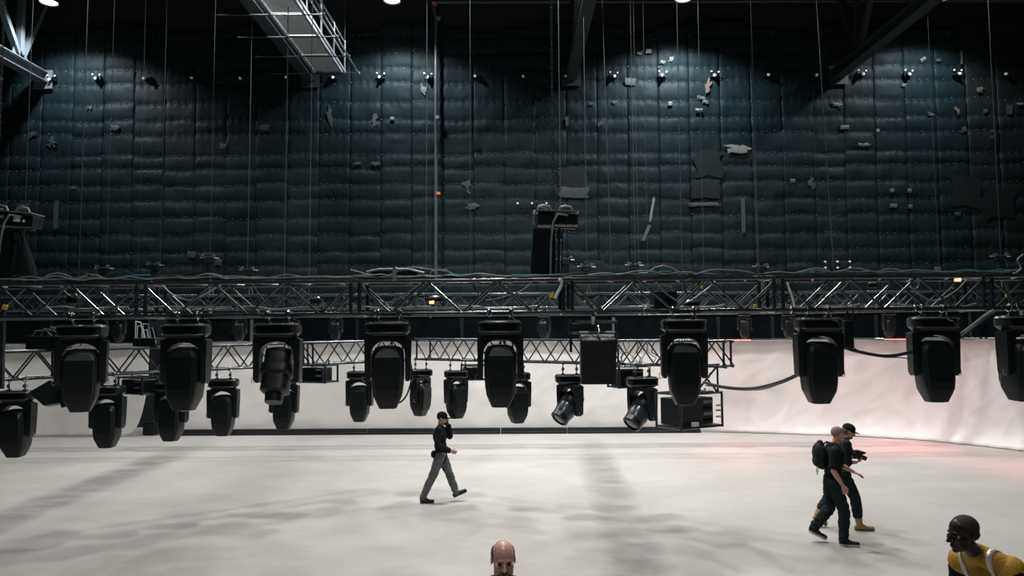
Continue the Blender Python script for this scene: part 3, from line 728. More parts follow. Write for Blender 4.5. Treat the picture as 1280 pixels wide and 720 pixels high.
Bpts = [(22, 'a', 2, 4, 0, 'moving head lowest at the left edge of the photograph, on the slanting truss'),
        (136, 'a', -3, 2, 4, 'moving head on the slanting truss, behind the first near head'),
        (216, 'a', 4, -2, -5, 'moving head on the slanting truss below the second near head'),
        (280, 'a', 2, 3, 0, 'moving head hanging free between second and third near heads'),
        (356, 'a', -2, -2, 2, 'moving head directly below the tipped knuckled head'),
        (450, 'a', 3, 2, -8, 'moving head left of the near head beside the walking man')]
for px, kd, yaw, tilt, side, lb in Bpts:
    p = lerpT(B0, B1, px); moving_head(p, .97, lb, G2, yaw, tilt, kd, side, .08)
Cpts = [(526, 'a', 10, 2, 52, 'slim side-on moving head above and left of the walking man'),
        (570, 'a', 6, -3, 38, 'turned moving head just right above the walking man'),
        (647, 'a', 5, 3, 24, 'moving head half hidden behind the near head over the bald man'),
        (712, 'b', 4, -46, 60, 'tilted moving head with blue-grey barrel below the black hanging box'),
        (802, 'b', 4, -46, 60, 'tilted moving head with blue-grey barrel just left of the cage')]
for px, kd, yaw, tilt, side, lb in Cpts:
    p = lerpT(C0, C1, px); moving_head(p, 1.04 if kd == 'b' else .93, lb, G2, yaw, tilt, kd, -side if kd == 'b' else side, .10 if kd == 'b' else .12)
G3 = 'far moving heads over the cloth'
for px, lb in ((150, 'far moving head right of the first near head'), (300, 'far moving head left of the knuckled head'), (420, 'far moving head over the left rack'), (680, 'far moving head left of the black hanging box'),
               (930, 'far moving head lit red left of the pair of men'), (985, 'far moving head touching the left side of the seventh near head'), (1110, 'far moving head above the drooping cable')):
    p = lerpT(D0, D1, px); t = moving_head(p, .72, lb, G3, random.uniform(-20, 20), random.uniform(-6, 6), 'a', random.uniform(-30, 30), .15)

# red glowing strips at the fascia foot
for px, w_, lb in ((913, 1.3, 'thin red light strip at the cloth top, left of the pair'), (1124, .85, 'thin red light strip at the cloth top beside the right near head')):
    ctr = lerpT(Vector((6.4, 24.3, 3.05)), Vector((13, 22.2, 3.05)), px)
    t = empty('light_strip', ctr, (0, 0, R(-12 if px < 1000 else -22))); tag(t, lb, 'light', 'red light strips')
    m = MB(); m.box((0, -.02, .04), (w_, .06, .05)); obj('housing', m, 'paint', t)
    m = MB(); m.box((0, -.03, .004), (w_ - .04, .045, .02)); obj('tube', m, 'red_led', t)

# ------------------------------------------------------------------ hoists, ropes, chains
def rope(px, Y, zt, zb, r, label, name='steel_rope', mm='rope', dx=0.0):
    p = pix(px, 300, Y); m = MB()
    m.tube([(p.x, Y, zb), (p.x + dx, Y, zt)], r * .62, 6); o = obj(name, m, mm, smooth=True)
    return tag(o, label, 'rope', 'hoist ropes and chains')
zD = D0.z + .42
for px, Y, r, lb, dx in ((30, 21.3, .014, 'faint rope nearest the left edge', 0), (100, 21.2, .016, 'rope falling left of the first wall bulge at the far left', 0), (134, 21.2, .012, 'thin rope second right of the left girder', 0),
        (174, 21.2, .011, 'faint rope over the left lamp pool', 0), (201, 21.2, .012, 'faint rope left of the leftmost walkway', 0), (263, 21.2, .010, 'very faint rope left of the girder by the walkway', 0),
        (310, 21.2, .015, 'rope crossing the girder beside the walkway', 0), (356, 20.0, .019, 'pale rope below the walkway, left of two', 0), (387, 20.0, .019, 'pale rope below the walkway, right of two', 0),
        (533, 21.2, .015, 'rope just left of the drain pipe', 0), (588, 21.2, .009, 'faint rope right of the drain pipe', 0), (701, 21.2, .013, 'rope right beside the heavy chain', 0),
        (733, 21.2, .014, 'rope passing in front of the centre girder', 0), (764, 21.2, .014, 'slightly leaning rope right of the centre girder', -.25), (794, 21.2, .014, 'left rope of the close pair right of the centre girder', -.05),
        (798, 21.2, .012, 'right rope of the close pair right of the centre girder', -.05), (809, 21.2, .010, 'thin rope left of the brightest lamp pool', 0), (852, 21.2, .014, 'rope through the brightest lamp pool', 0),
        (879, 21.2, .012, 'rope at the right of the brightest lamp pool', 0), (947, 19.0, .020, 'pale rope between lamp pool and right girder', 0), (1042, 19.0, .016, 'leaning rope crossing the right girder shadow', -.4),
        (1172, 21.2, .009, 'faint rope near the right lamp pool', 0), (1250, 21.2, .010, 'faint rope near the right edge', 0)):
    rope(px, Y, 18.0, zD - (.0 if abs(Y - 21.2) < .3 else .4), r, lb, dx=dx)
# heavy chain as real links
def chain(px, Y, zb, zt, label):
    p = pix(px, 260, Y); t = MB(); z = zb; k = 0
    while z < zt:
        a = k % 2
        pts = []
        for q in range(8):
            an = 2 * PI * q / 8; u = .013 * math.cos(an); v = .026 * math.sin(an)
            pts.append((p.x + (u if a else 0), Y + (0 if a else u), z + v))
        t.tube(pts, .0055, 4, closed=True); z += .038; k += 1
    o = obj('hoist_chain', t, 'rope'); o['kind'] = 'stuff'; return tag(o, label, 'chain', 'hoist ropes and chains', 'stuff')

def big_hoist(px, py, Y, label, tilt, text=None):
    c = pix(px, py, Y); t = empty('chain_hoist', c, (0, R(tilt), 0)); tag(t, label, 'hoist', 'chain hoists on the near truss')
    m = MB(); m.box((-.11, 0, 0), (.20, .22, .17)); m.box((.13, 0, -.01), (.27, .20, .125))
    for k in range(7): m.box((.03 + k * .033, 0, -.01), (.008, .215, .14))
    obj('motor_body', m, 'shell', t, bevel=.008)
    m = MB(); m.box((0, -.02, .082), (.54, .25, .014)); obj('top_plate', m, 'galv', t)
    m = MB(); m.box((.10, -.02, -.105), (.30, .06, .014)); obj('lower_plate', m, 'beamdark', t)
    for x0 in (-.12, .14):
        m = MB(); m.tube([(x0 - .10, -.08, .08), (x0 - .085, -.08, .135), (x0 - .03, -.08, .15), (x0 + .04, -.08, .14), (x0 + .07, -.08, .08)], .013, 8); obj('handle', m, 'galv', t, smooth=True)
    m = MB()
    zt = -.12; 
    m.loft([sup(.135, .10, -.72, e=5, cx=-.13), sup(.15, .11, -.6, e=5, cx=-.13), sup(.14, .11, -.35, e=5, cx=-.13), sup(.13, .10, -.13, e=5, cx=-.13)])
    obj('chain_bag', m, 'soft', t, smooth=True)
    m = MB(); m.tube([(.05, -.02, -.10), (.05, -.02, -.75)], .020, 10); m.box((.05, -.02, -.20), (.06, .06, .10)); m.tube([(.09, -.02, -.12), (.09, -.02, -.7)], .008, 6); obj('hook_pole', m, 'alu', t, smooth=True)
    m = MB(); m.tube([(.14, -.12, .03), (.02, -.15, .04), (-.03, -.15, -.06), (-.05, -.15, -.3), (-.045, -.14, -.72)], .013, 8); obj('power_cable', m, 'cableg', t, smooth=True)
    m = MB(); m.tube([(-.10, -.10, .10), (-.20, -.12, .12), (-.25, -.12, .03), (-.26, -.12, -.05)], .010, 8); m.tube([(-.26, -.12, -.05), (-.26, -.12, -.09)], .016, 8); obj('control_cable', m, 'cableg', t, smooth=True)
    if text:
        m = MB(); m.box((.09, -.116, -.005), (.075, .008, .05)); obj('label_plate', m, 'white', t)
        m = MB(); m.prism([(-.018, -.02), (.018, -.02), (0, .016)], .008); m.v = [(a + .17, b - .114, c_ - .01) for a, b, c_ in m.v]; obj('warning_triangle', m, 'white', t)
        cu = bpy.data.curves.new('lettering', 'FONT'); cu.body = text; cu.size = .038; cu.align_x = 'RIGHT'; cu.extrude = .001
        o = bpy.data.objects.new('lettering', cu); COL.objects.link(o); o.parent = t; o.location = (-.07, -.118, 0); o.rotation_euler = (PI / 2, 0, 0); cu.materials.append(MT['white'])
        lm = bpy.data.meshes.new_from_object(o.evaluated_get(bpy.context.evaluated_depsgraph_get())); l2 = link('lettering', lm, t, o.location, o.rotation_euler); bpy.data.objects.remove(o)
        m = MB(); m.box((-.11, -.113, 0), (.19, .006, .10)); obj('name_panel', m, 'paint', t)
    return t
big_hoist(694, 274, 8.75, 'black chain hoist standing tall on the near truss at centre', 2)
chain(691.5, 8.75, pix(691, 268, 8.75).z, 17.9, 'long steel link chain rising from the centre hoist')
big_hoist(20, 275, 8.75, 'black chain hoist with white label at the left edge', 5, 'LIFTKET')
chain(-5, 8.75, pix(-5, 268, 8.75).z, 17.9, 'steel link chain rising from the left edge hoist')
# soft bag drape by the left hoist
m = MB(); c = pix(26, 300, 8.8); m.loft([sup(.17, .09, -.42, e=3, cx=.03), sup(.13, .08, -.2, e=3), sup(.05, .05, .10, e=3, cx=-.04)]); m.v = [(a + c.x, b + c.y, q + c.z) for a, b, q in m.v]
o = obj('cable_bag', m, 'soft', smooth=True); tag(o, 'black tapered cable bag standing beside the left edge hoist', 'bag')

def small_hoist(px, py, label, kd):
    p = pix(px, py, 21.2); t = empty('small_hoist', p, (0, 0, R(random.uniform(-15, 15)))); tag(t, label, 'hoist', 'small far hoists')
    m = MB(); m.box((0, 0, 0), (.26, .20, .17)); m.box((.02, 0, -.16), (.14, .14, .20)); obj('motor_body', m, 'shell', t, bevel=.01)
    m = MB(); m.tube([(-.27, 0, .07), (.27, 0, .05)], .014, 6); obj('handle_bar', m, 'galv', t)
    for s in (-.16, .14):
        m = MB(); m.tube([(s - .06, -.1, .06), (s - .04, -.1, .13), (s + .04, -.1, .13), (s + .06, -.1, .06)], .011, 6); m.box((s, -.1, .09), (.05, .05, .06)); obj('handle', m, 'pipe', t, smooth=True)
    zz = zD - p.z + (D1.z - D0.z) * (px / 1280.) 
    m = MB(); m.tube([(0, 0, -.08), (.02, 0, zz)], .012, 6); m.tube([(0, 0, -.22), (.13, 0, zz)], .008, 6); obj('sling', m, 'galv', t)
    m = MB(); m.loft([sup(.09, .09, -.42, e=3), sup(.10, .10, -.1, e=3)]); obj('chain_bag', m, 'soft', t)
for k, (px, py, lb) in enumerate(((130, 338, 'small far hoist above the first near head'), (194, 334, 'small far hoist second from left, flat bar on top'), (262, 325, 'tallest small far hoist, third from left'), (311, 340, 'small far hoist left of the two pale ropes'),
        (707, 327, 'small far hoist touching the centre chain hoist'), (733, 336, 'low small far hoist second right of the centre chain hoist'), (793, 334, 'small far hoist third right of the centre chain hoist'),
        (951, 336, 'small far hoist alone right of centre'), (1250, 323, 'small far hoist near the right edge'))):
    small_hoist(px, py, lb, k)
# small bolt-like anchors above truss on the wall: triple dots
for cx, cy, rows_ in ((511, 335, 1), (665, 254, 1), (1047, 327, 2)):
    t = empty('anchor_plate', wpt(cx, cy, .2)); tag(t, {511: 'row of three white anchor caps above the tray on the near truss', 665: 'row of three white anchor caps above the centre hoist', 1047: 'two rows of white anchor caps low on the right of the back wall'}[cx], 'anchor', 'white anchor caps')
    for r_ in range(rows_):
        for k in (-1, 0, 1):
            sp = .45 if cx != 665 else .53
            m = MB(); m.tube([(k * sp, .06, -r_ * .22), (k * sp, -.03, -r_ * .22)], .034, 8); obj('cap', m, 'bulb', t)
    m = MB(); m.box((0, .05, -.1 * rows_), (.9, .02, .02)); obj('plate', m, 'paint', t)

# ------------------------------------------------------------------ cables on the near truss
def cable_along(pxs, off, r, mm, label, wob=.02, y=0.0, seed=0, base='top'):
    pts = []; n = int((pxs[1] - pxs[0]) / 9)
    for k in range(n + 1):
        px = pxs[0] + (pxs[1] - pxs[0]) * k / n
        p = onA(px, .375 + .024 + r + off, y)
        p.z += abs(noise.noise(Vector((px * .021, seed, 0)))) * wob * 1.6; p.y += noise.noise(Vector((px * .015, seed + 7, 3))) * wob
        pts.append(p)
    m = MB(); m.tube(pts, r, 6); o = obj('cable', m, mm, smooth=True); return tag(o, label, 'cable', 'cables lying along the near truss')
cb = [((0, 640), .0, .012, 'cable', 'thick black cable along the left half of the near truss top', .03, .02), ((20, 330), .004, .009, 'cableg', 'grey cable looping over the left end of the near truss', .09, -.01),
      ((150, 560), .004, .008, 'cableg', 'grey cable rising over the truss top left of the tray', .07, .03), ((60, 190), .02, .007, 'teal', 'short teal cable above the first near head', .05, .0),
      ((380, 640), .008, .009, 'cableg', 'grey cable under the tray', .04, .0), ((560, 880), .004, .010, 'cable', 'black cable past the centre hoist', .05, .02), ((700, 1279), .0, .012, 'cable', 'thick black cable along the right half of the near truss top', .035, .03),
      ((735, 980), .008, .009, 'cableg', 'grey cable right of the centre hoist', .08, .0), ((960, 1279), .01, .009, 'cableg', 'grey cable along the far right truss top', .06, -.01), ((1000, 1279), .016, .006, 'teal', 'teal cable along the far right truss top', .04, .01),
      ((740, 840), .02, .006, 'teal', 'short teal cable right of the centre hoist', .07, .0), ((550, 605), .02, .007, 'teal', 'teal cable heap right of the tray', .14, -.01), ((640, 700), .02, .006, 'teal', 'short teal cable at the foot of the centre hoist', .05, .0),
      ((800, 870), .02, .010, 'cableg', 'grey looped cable heap on the truss top right of centre', .18, .0), ((90, 250), .01, .010, 'cable', 'black cable bump above first and second near heads', .12, .02), ((440, 560), .03, .008, 'cableg', 'grey cable draped over the tray', .10, -.02)]
cb += [((0, 420), .012, .008, 'cableg', 'thin grey cable running from the left edge to the knuckled head', .03, .0), ((250, 640), .0, .010, 'cable', 'black cable from the second near head to the middle', .03, .04),
       ((100, 480), .014, .006, 'cableg', 'hair-thin grey cable above the first three near heads', .05, .02), ((640, 1100), .0, .010, 'cable', 'black cable from the bald man to the far coil', .03, .0),
       ((820, 1279), .012, .007, 'cableg', 'thin grey cable from the cage to the right edge', .03, .02), ((980, 1180), .02, .008, 'cableg', 'grey cable bump above the seventh and eighth near heads', .07, .03), ((10, 130), .02, .009, 'cableg', 'grey cable heap at the foot of the left hoist', .10, .02)]
for k, (a, o_, r_, m_, lb, wb_, yy) in enumerate(cb): cable_along(a, o_, r_, m_, lb, wb_, yy, seed=k * 3.1)
def px_cable(pts, r, mm, label, group='loose cables'):
    P_ = [pix(*q) for q in pts]; out = []
    for i in range(len(P_) - 1):
        p0 = P_[max(0, i - 1)]; p1 = P_[i]; p2 = P_[i + 1]; p3 = P_[min(len(P_) - 1, i + 2)]
        for k in range(8):
            u = k / 8; out.append(0.5 * ((2 * p1) + (p2 - p0) * u + (2 * p0 - 5 * p1 + 4 * p2 - p3) * u * u + (3 * p1 - p0 - 3 * p2 + p3) * u ** 3))
    out.append(P_[-1]); m = MB(); m.tube(out, r, 8); o = obj('cable', m, mm, smooth=True); return tag(o, label, 'cable', group)
px_cable([(880, 478, 11.6), (905, 484, 10.8), (940, 486, 9.8), (975, 478, 9.0), (1002, 466, 8.6)], .024, 'cable', 'thick black cable drooping from the cage to the pair-side near head')
px_cable([(882, 482, 11.6), (915, 484, 10.5), (950, 487, 9.6), (985, 475, 8.9), (1003, 464, 8.6)], .010, 'cableg', 'thin grey cable twisted along the drooping cable at the cage')
px_cable([(1054, 434, 8.6), (1075, 440, 8.6), (1100, 444.5, 8.6), (1120, 444, 8.6), (1139, 440, 8.6)], .020, 'cable', 'thick black cable drooping between the seventh and eighth near heads')
px_cable([(1062, 425, 8.6), (1072, 438, 8.6), (1100, 446, 8.6), (1125, 447, 8.6), (1139, 449, 8.6)], .006, 'cable', 'thin black cable drooping between the seventh and eighth near heads')
px_cable([(1200, 418, 8.5), (1215, 407, 8.5), (1230, 395, 8.5), (1242, 388, 8.5)], .016, 'cableg', 'grey cable slanting up to the near truss at the right')
px_cable([(1203, 420, 8.6), (1218, 409, 8.6), (1233, 398, 8.6), (1245, 390, 8.6)], .012, 'cable', 'black cable slanting up beside the grey one at the right')
px_cable([(509, 440, 8.6), (515, 465, 8.6), (510, 490, 8.5), (500, 503, 8.5), (490, 500, 8.5)], .010, 'cable', 'black cable looping down beside the near head by the walking man')
px_cable([(100, 432, 8.9), (110, 421, 8.9)], .01, 'cableg', 'stub of grey cable behind first near head')
px_cable([(1262, 345, 8.7), (1276, 336, 8.7), (1272, 325, 8.7), (1279, 318, 8.7)], .010, 'cableg', 'grey cable loop at the right edge above the truss')
names = ['first', 'second', 'knuckled', 'fourth', 'fifth', 'sixth', 'seventh', 'eighth']
for k, px in enumerate((109, 237, 350, 486, 625, 854, 1023, 1168)):
    rr = random.Random(50 + k)
    px_cable([(px - 34, 358 - px * .006, 8.6), (px - 20, 371 + rr.uniform(-4, 4), 8.62), (px + 2, 375 + rr.uniform(-4, 4), 8.65), (px + 26, 364, 8.7), (px + 40, 357 - px * .006, 8.75)], .008, 'cableg' if k % 2 else 'cable', 'short cable drooping inside the near truss above the %s near head' % names[k], 'cables drooping inside the near truss')
    px_cable([(px + 14, 392 - px * .006, 8.5), (px + 17, 399, 8.42), (px + 24, 402, 8.36), (px + 27, 408, 8.38)], .009, 'cable', 'short black lead from the truss into the %s near head' % names[k], 'leads into the near heads')
    px_cable([(px - 52, 386 - px * .006, 8.85), (px - 30, 383, 8.85), (px - 8, 386 + rr.uniform(-3, 2), 8.85), (px + 30, 384, 8.85), (px + 52, 385 - px * .005, 8.85)], .009, 'cableg', 'pale cable lying low inside the near truss over the %s near head' % names[k], 'cables lying low inside the near truss')
# hanging coils
def coil(px, py, Y, rad, r, mm, label, turns=3):
    c = pix(px, py, Y); m = MB(); pts = []
    for k in range(turns * 20 + 1):
        a = 2 * PI * k / 20; pts.append(c + Vector((rad * math.sin(a) * (1 + .05 * math.sin(k)), .012 * (k / 20), rad * 1.08 * math.cos(a) * (1 + .04 * math.cos(k * .7)))))
    m.tube(pts, r, 6); o = obj('cable_coil', m, mm, smooth=True); return tag(o, label, 'cable', 'cable coils')
coil(865, 358, 8.42, .085, .006, 'cable', 'black cable coil hanging on the near truss right of centre')
coil(1143, 354, 8.9, .06, .006, 'teal', 'pale teal cable coil hanging inside the near truss at right', 2)
coil(541, 342, 8.5, .028, .005, 'teal', 'tiny teal cable ring standing on the truss beside the tray', 1)
coil(525, 379, 8.85, .055, .007, 'cableg', 'grey cable coil inside the near truss, left of the orange light', 3)
coil(1031, 356, 8.9, .05, .005, 'cable', 'small black cable coil inside the near truss above the seventh near head', 2)
# tray on top
p0 = onA(462, .43, .15); p1 = onA(524, .43, .15)
t = empty('equipment_tray', (p0 + p1) / 2); tag(t, 'flat black tray with pale rim strapped on the near truss', 'tray')
W_ = (p1 - p0).length
m = MB(); m.box((0, 0, .03), (W_ - .04, .30, .05)); obj('tray_body', m, 'paint', t)
m = MB(); m.tube([(-W_ / 2 - .03, -.16, .05), (-W_ / 2 + .12, -.16, .08), (W_ / 2 - .12, -.16, .08), (W_ / 2 + .06, -.16, .035)], .013, 8); obj('rim', m, 'galv', t, smooth=True)
m = MB(); m.box((.01, -.185, .01), (.045, .01, .13)); m.box((.01, -.02, .086), (.045, .33, .01)); o = obj('strap', m, 'cableg', t)
# odds and ends in the near truss: clamps, tags, connectors
def bit(px, py, Y, size, mm, name, label, cat, rot=0):
    p = pix(px, py, Y); m = MB(); m.box((0, 0, 0), size); m.box((size[0] * .3, 0, size[2] * .35), (size[0] * .5, size[1] * 1.2, size[2] * .5))
    o = obj(name, m, mm, bevel=min(size) * .15); o.location = p; o.rotation_euler = (0, R(rot), 0); return tag(o, label, cat, cat + 's on the trusses')
bit(6, 384, 8.45, (.05, .03, .05), 'yellow', 'tape_tag', 'yellow tape tag at the left end of the near truss', 'tag', 20)
bit(127, 386, 8.8, (.03, .02, .03), 'yellow', 'tape_tag', 'small yellow tag above the first near head', 'tag', 0)
bit(263, 391, 8.8, (.03, .02, .02), 'yellow', 'tape_tag', 'small yellow tag right of the second near head', 'tag', 0)
bit(299, 369, 8.8, (.04, .02, .02), 'yellow', 'tape_tag', 'small yellow tag high in the truss left of the knuckled head', 'tag', 30)
bit(538, 396, 8.5, (.03, .02, .02), 'yellow', 'tape_tag', 'yellow tag just below the near truss beside the orange light', 'tag', -40)
bit(689, 369, 8.45, (.05, .03, .06), 'yellow', 'tape_tag', 'yellow tag at the centre joint of the near truss', 'tag', 0)
bit(731, 377, 8.8, (.03, .02, .02), 'yellow', 'tape_tag', 'yellow tag right of the centre truss joint', 'tag', 0)
bit(877, 359, 8.45, (.025, .02, .03), 'yellow', 'tape_tag', 'yellow tag on a brace beside the black coil', 'tag', 20)
bit(944, 382, 8.45, (.03, .02, .03), 'yellow', 'tape_tag', 'yellow tag low on the truss right of the coil', 'tag', 0)
bit(1259, 369, 8.6, (.03, .02, .05), 'yellow', 'tape_tag', 'yellow tag inside the near truss at the right edge', 'tag', 30)
bit(539.5, 378, 8.9, (.055, .03, .035), 'ora_led', 'indicator_light', 'small glowing orange display inside the near truss', 'light')
bit(1197, 350, 8.6, (.065, .03, .035), 'ora_led', 'indicator_light', 'small glowing orange light under the truss top at right', 'light')
bit(657, 379, 8.9, (.03, .02, .02), 'orange', 'tape_tag', 'small red tag inside the near truss left of centre joint', 'tag')
# white sling at centre joint
p = [(699, 349, 8.4), (702, 352, 8.42), (700, 360, 8.44), (697, 366, 8.44), (694, 373, 8.44)]
o = px_cable(p, .017, 'white', 'white rope sling knotted over the centre truss joint', 'slings')
o.name = 'rope_sling'; o['category'] = 'sling'
o = px_cable([(984, 353, 8.44), (987, 362, 8.44), (991, 374, 8.44), (993, 384, 8.44)], .012, 'white', 'white sling strap down the truss joint above the seventh near head', 'slings'); o.name = 'rope_sling'; o['category'] = 'sling'
# small chrome half couplers on the near chords
hc = MB(); hc.tube([(0, .034 * math.cos(2 * PI * k / 12), .034 * math.sin(2 * PI * k / 12)) for k in range(12)], .011, 6, closed=True); hc.box((0, -.045, .01), (.022, .02, .04)); hcm = hc.mesh('half_coupler', MT['chrome'], True)
def con_box(px, py, Y, size, label, rot=0):
    p = pix(px, py, Y); t = empty('junction_box', p, (0, 0, R(rot))); tag(t, label, 'box', 'small boxes in the trusses')
    m = MB(); m.box((0, 0, 0), size); obj('body', m, 'shell', t, bevel=.006)
    m = MB(); m.tube([(-size[0] * .35, -size[1] * .3, size[2] * .5), (-size[0] * .28, -size[1] * .3, size[2] * .8), (size[0] * .28, -size[1] * .3, size[2] * .8), (size[0] * .35, -size[1] * .3, size[2] * .5)], .009, 6); obj('handle', m, 'chrome', t, smooth=True)
    m = MB(); m.box((0, -size[1] * .51, 0), (size[0] * .5, .006, size[2] * .3)); obj('front_plate', m, 'recess', t)
con_box(94, 375, 8.7, (.12, .15, .09), 'pale-handled small box hung inside the near truss left of the first joint')
con_box(396, 377, 8.9, (.13, .12, .06), 'small box with bright handle inside the near truss above the knuckled head')
con_box(543, 375, 9.0, (.20, .12, .05), 'flat black box behind the orange light')
con_box(830, 377, 8.9, (.28, .18, .24), 'deep black box sitting inside the near truss right of centre', 3)
con_box(1190, 365, 8.8, (.05, .06, .08), 'tiny box hanging below the right orange light')
con_box(1090, 357, 8.5, (.10, .06, .05), 'white-faced connector box under the truss top, right')
con_box(660, 389, 8.7, (.09, .1, .05), 'tiny box on the bottom chord left of the centre joint')
con_box(864, 380, 8.9, (.18, .12, .05), 'flat box with wire handle right of the deep black box')
for k, px in enumerate((336, 362, 806, 838, 744, 990, 1146, 1155, 1275, 92, 124, 228, 470, 502, 610, 640, 1010, 1036)):
    o = link('half_coupler', hcm); o.location = onA(px, 0, -.001); tag(o, '%s chrome coupler from the left on the near truss bottom' % 'seventh ninth fourteenth sixteenth thirteenth fifteenth last-but-third last-but-second last third first second eighth tenth eleventh twelfth last-but-five last-but-four'.split()[k], 'clamp', 'chrome couplers along the near truss')

# ------------------------------------------------------------------ boxes, racks and cages hung from the trusses
def cage(ctr, rot, size, label, solid=True, name='rack_cage', top=None, inner=.8):
    w_, d_, h_ = size; t = empty(name, ctr, (0, 0, R(rot))); tag(t, label, 'rack', 'framed racks under the trusses')
    f = MB(); r_ = .018
    for z in (0, h_):
        for a, b in (((-1, -1), (1, -1)), ((1, -1), (1, 1)), ((1, 1), (-1, 1)), ((-1, 1), (-1, -1))):
            f.tube([(a[0] * w_ / 2, a[1] * d_ / 2, z), (b[0] * w_ / 2, b[1] * d_ / 2, z)], r_, 8)
    for a in ((-1, -1), (1, -1), (1, 1), (-1, 1)): f.tube([(a[0] * w_ / 2, a[1] * d_ / 2, -.02), (a[0] * w_ / 2, a[1] * d_ / 2, h_ + .02)], r_ * 1.1, 8)
    obj('frame', f, 'alu', t, smooth=True)
    m = MB(); m.box((-.06 * w_, 0, h_ * .47), (w_ * inner, d_ * .8, h_ * .80)); obj('rack_body', m, 'paint', t, bevel=.01)
    m = MB(); m.box((0, 0, .012), (w_ - .03, d_ - .03, .012)); obj('base_plate', m, 'paint', t)
    for k in range(4):
        m = MB(); m.box((w_ * .20, -d_ * .40 - .004, h_ * (.2 + k * .18)), (w_ * .2, .012, h_ * .09)); obj('socket_row', m, 'cableg' if k % 2 else 'recess', t)
    if top is not None:
        for sx in (-.8, .8):
            m = MB(); m.tube([(sx * w_ / 2, 0, h_), (sx * w_ / 2, 0, h_ + top)], .014, 6); obj('hanger', m, 'alu', t)
    return t
cp = pix(862, 532, 12.1)
cg = cage(cp, 32, (.92, .55, .53), 'open tube-frame cage with black rack inside at the end of the middle truss', top=.06)
m = MB(); m.box((-.18, -.30, .06), (.12, .05, .06)); obj('white_connector', m, 'white', cg)
for k, (z_, c_) in enumerate(((.15, 'white'), (.25, 'yellow'), (.33, 'white'))):
    m = MB(); m.box((.36, -.285, z_), (.10, .012, .03)); obj('socket_label', m, c_, cg)
# triangular end frame above cage
t = empty('end_frame', pix(888, 490, 11.9), (0, 0, R(-30))); tag(t, 'black triangular tube bracket standing on the cage', 'bracket')
for a, b in (((-.22, 0, 0), (.12, 0, .42)), ((.12, 0, .42), (.12, 0, 0)), ((-.22, 0, .42), (.16, 0, .44)), ((-.22, 0, .42), (.1, 0, .02)), ((-.25, 0, 0), (.14, 0, 0))):
    m = MB(); m.tube([a, b], .017, 8); obj('tube', m, 'alu', t, smooth=True)
cage(pix(398, 477, 13.6), -20, (.55, .4, .30), 'small framed rack under the slanting truss right of the knuckled head', top=.10)
cage(pix(592, 474, 15.0), 15, (.42, .4, .28), 'small framed rack hidden behind the turned head near the walking man', top=.10)
cage(pix(786, 483, 13.3), 22, (.62, .4, .36), 'framed rack right behind the black hanging box', top=.08)
cage(pix(176, 491, 12.5), -28, (.62, .4, .26), 'framed rack under the slanting truss left of the second near head', top=.10)

# tilted black hanging box
c = pix(748, 462, 8.5); t = empty('hanging_box', c, (0, 0, R(-3))); tag(t, 'large plain black box tilted forward in a frame, hung at centre', 'box')
rt = Matrix.Rotation(R(14), 3, 'X')
m = MB(); m.box((0, .10, .13), (.40, .40, .52), rt); obj('body', m, 'shell', t, bevel=.012)
m = MB(); m.box(rt @ Vector((0, -.115, 0)) + Vector((0, .10, .10)), (.37, .012, .42), rt); obj('front_grille', m, 'recess', t, bevel=.004)
topz = onA(748).z - c.z
m = MB()
for s in (-1, 1):
    m.tube([(s * .26 - .05, .05, .20), (s * .26 - .05, .05, topz - .12)], .016, 8)
m.tube([(-.33, .05, topz - .12), (.23, .05, topz - .12)], .018, 8); m.tube([(-.33, .05, .42), (.23, .05, .42)], .014, 8); obj('frame', m, 'alu', t, smooth=True)
m = MB(); m.tube([(-.05, .05, topz - .14), (-.05, .02, topz - .02)], .02, 8); m.box((-.05, .0, topz - .03), (.05, .06, .05)); obj('clamp', m, 'chrome', t)
m = MB(); m.tube([(0, -.07, .50), (.01, -.10, .44), (-.01, -.12, .38), (.015, -.13, .34), (.0, -.125, .30)], .013, 8); m.box((0, -.08, .47), (.05, .03, .04)); obj('safety_chain', m, 'chrome', t, smooth=True)
m = MB()
for s in (-.16, .14): m.box((s, -.02, .43), (.10, .03, .02))
obj('label_strip', m, 'white', t)
# wedge speaker lower left
c = pix(66, 492, 11.0); t = empty('wedge_speaker', c, (R(-8), R(24), R(20))); tag(t, 'black wedge-shaped box hung askew under the truss at far left', 'speaker')
m = MB(); m.prism([(-.26, -.10), (.0, -.20), (.26, -.04), (.20, .16), (-.10, .16)], .36); obj('cabinet', m, 'shell', t, bevel=.01)
m = MB(); m.box((.12, -.19, .02), (.10, .01, .05)); obj('grille', m, 'paint', t)
m = MB(); m.tube([(-.05, 0, .14), (-.05, 0, .34)], .015, 6); m.tube([(.12, 0, .14), (.02, 0, .34)], .015, 6); obj('bracket', m, 'alu', t)
# second askew box
c = pix(88, 496, 10.9); t = empty('small_speaker', c, (0, R(-18), R(-10))); tag(t, 'smaller black box hung askew beside the wedge-shaped box', 'speaker')
m = MB(); m.box((0, 0, 0), (.20, .22, .26)); obj('cabinet', m, 'shell', t, bevel=.01)
m = MB(); m.tube([(0, 0, .1), (0, 0, .34)], .015, 6); obj('bracket', m, 'alu', t)
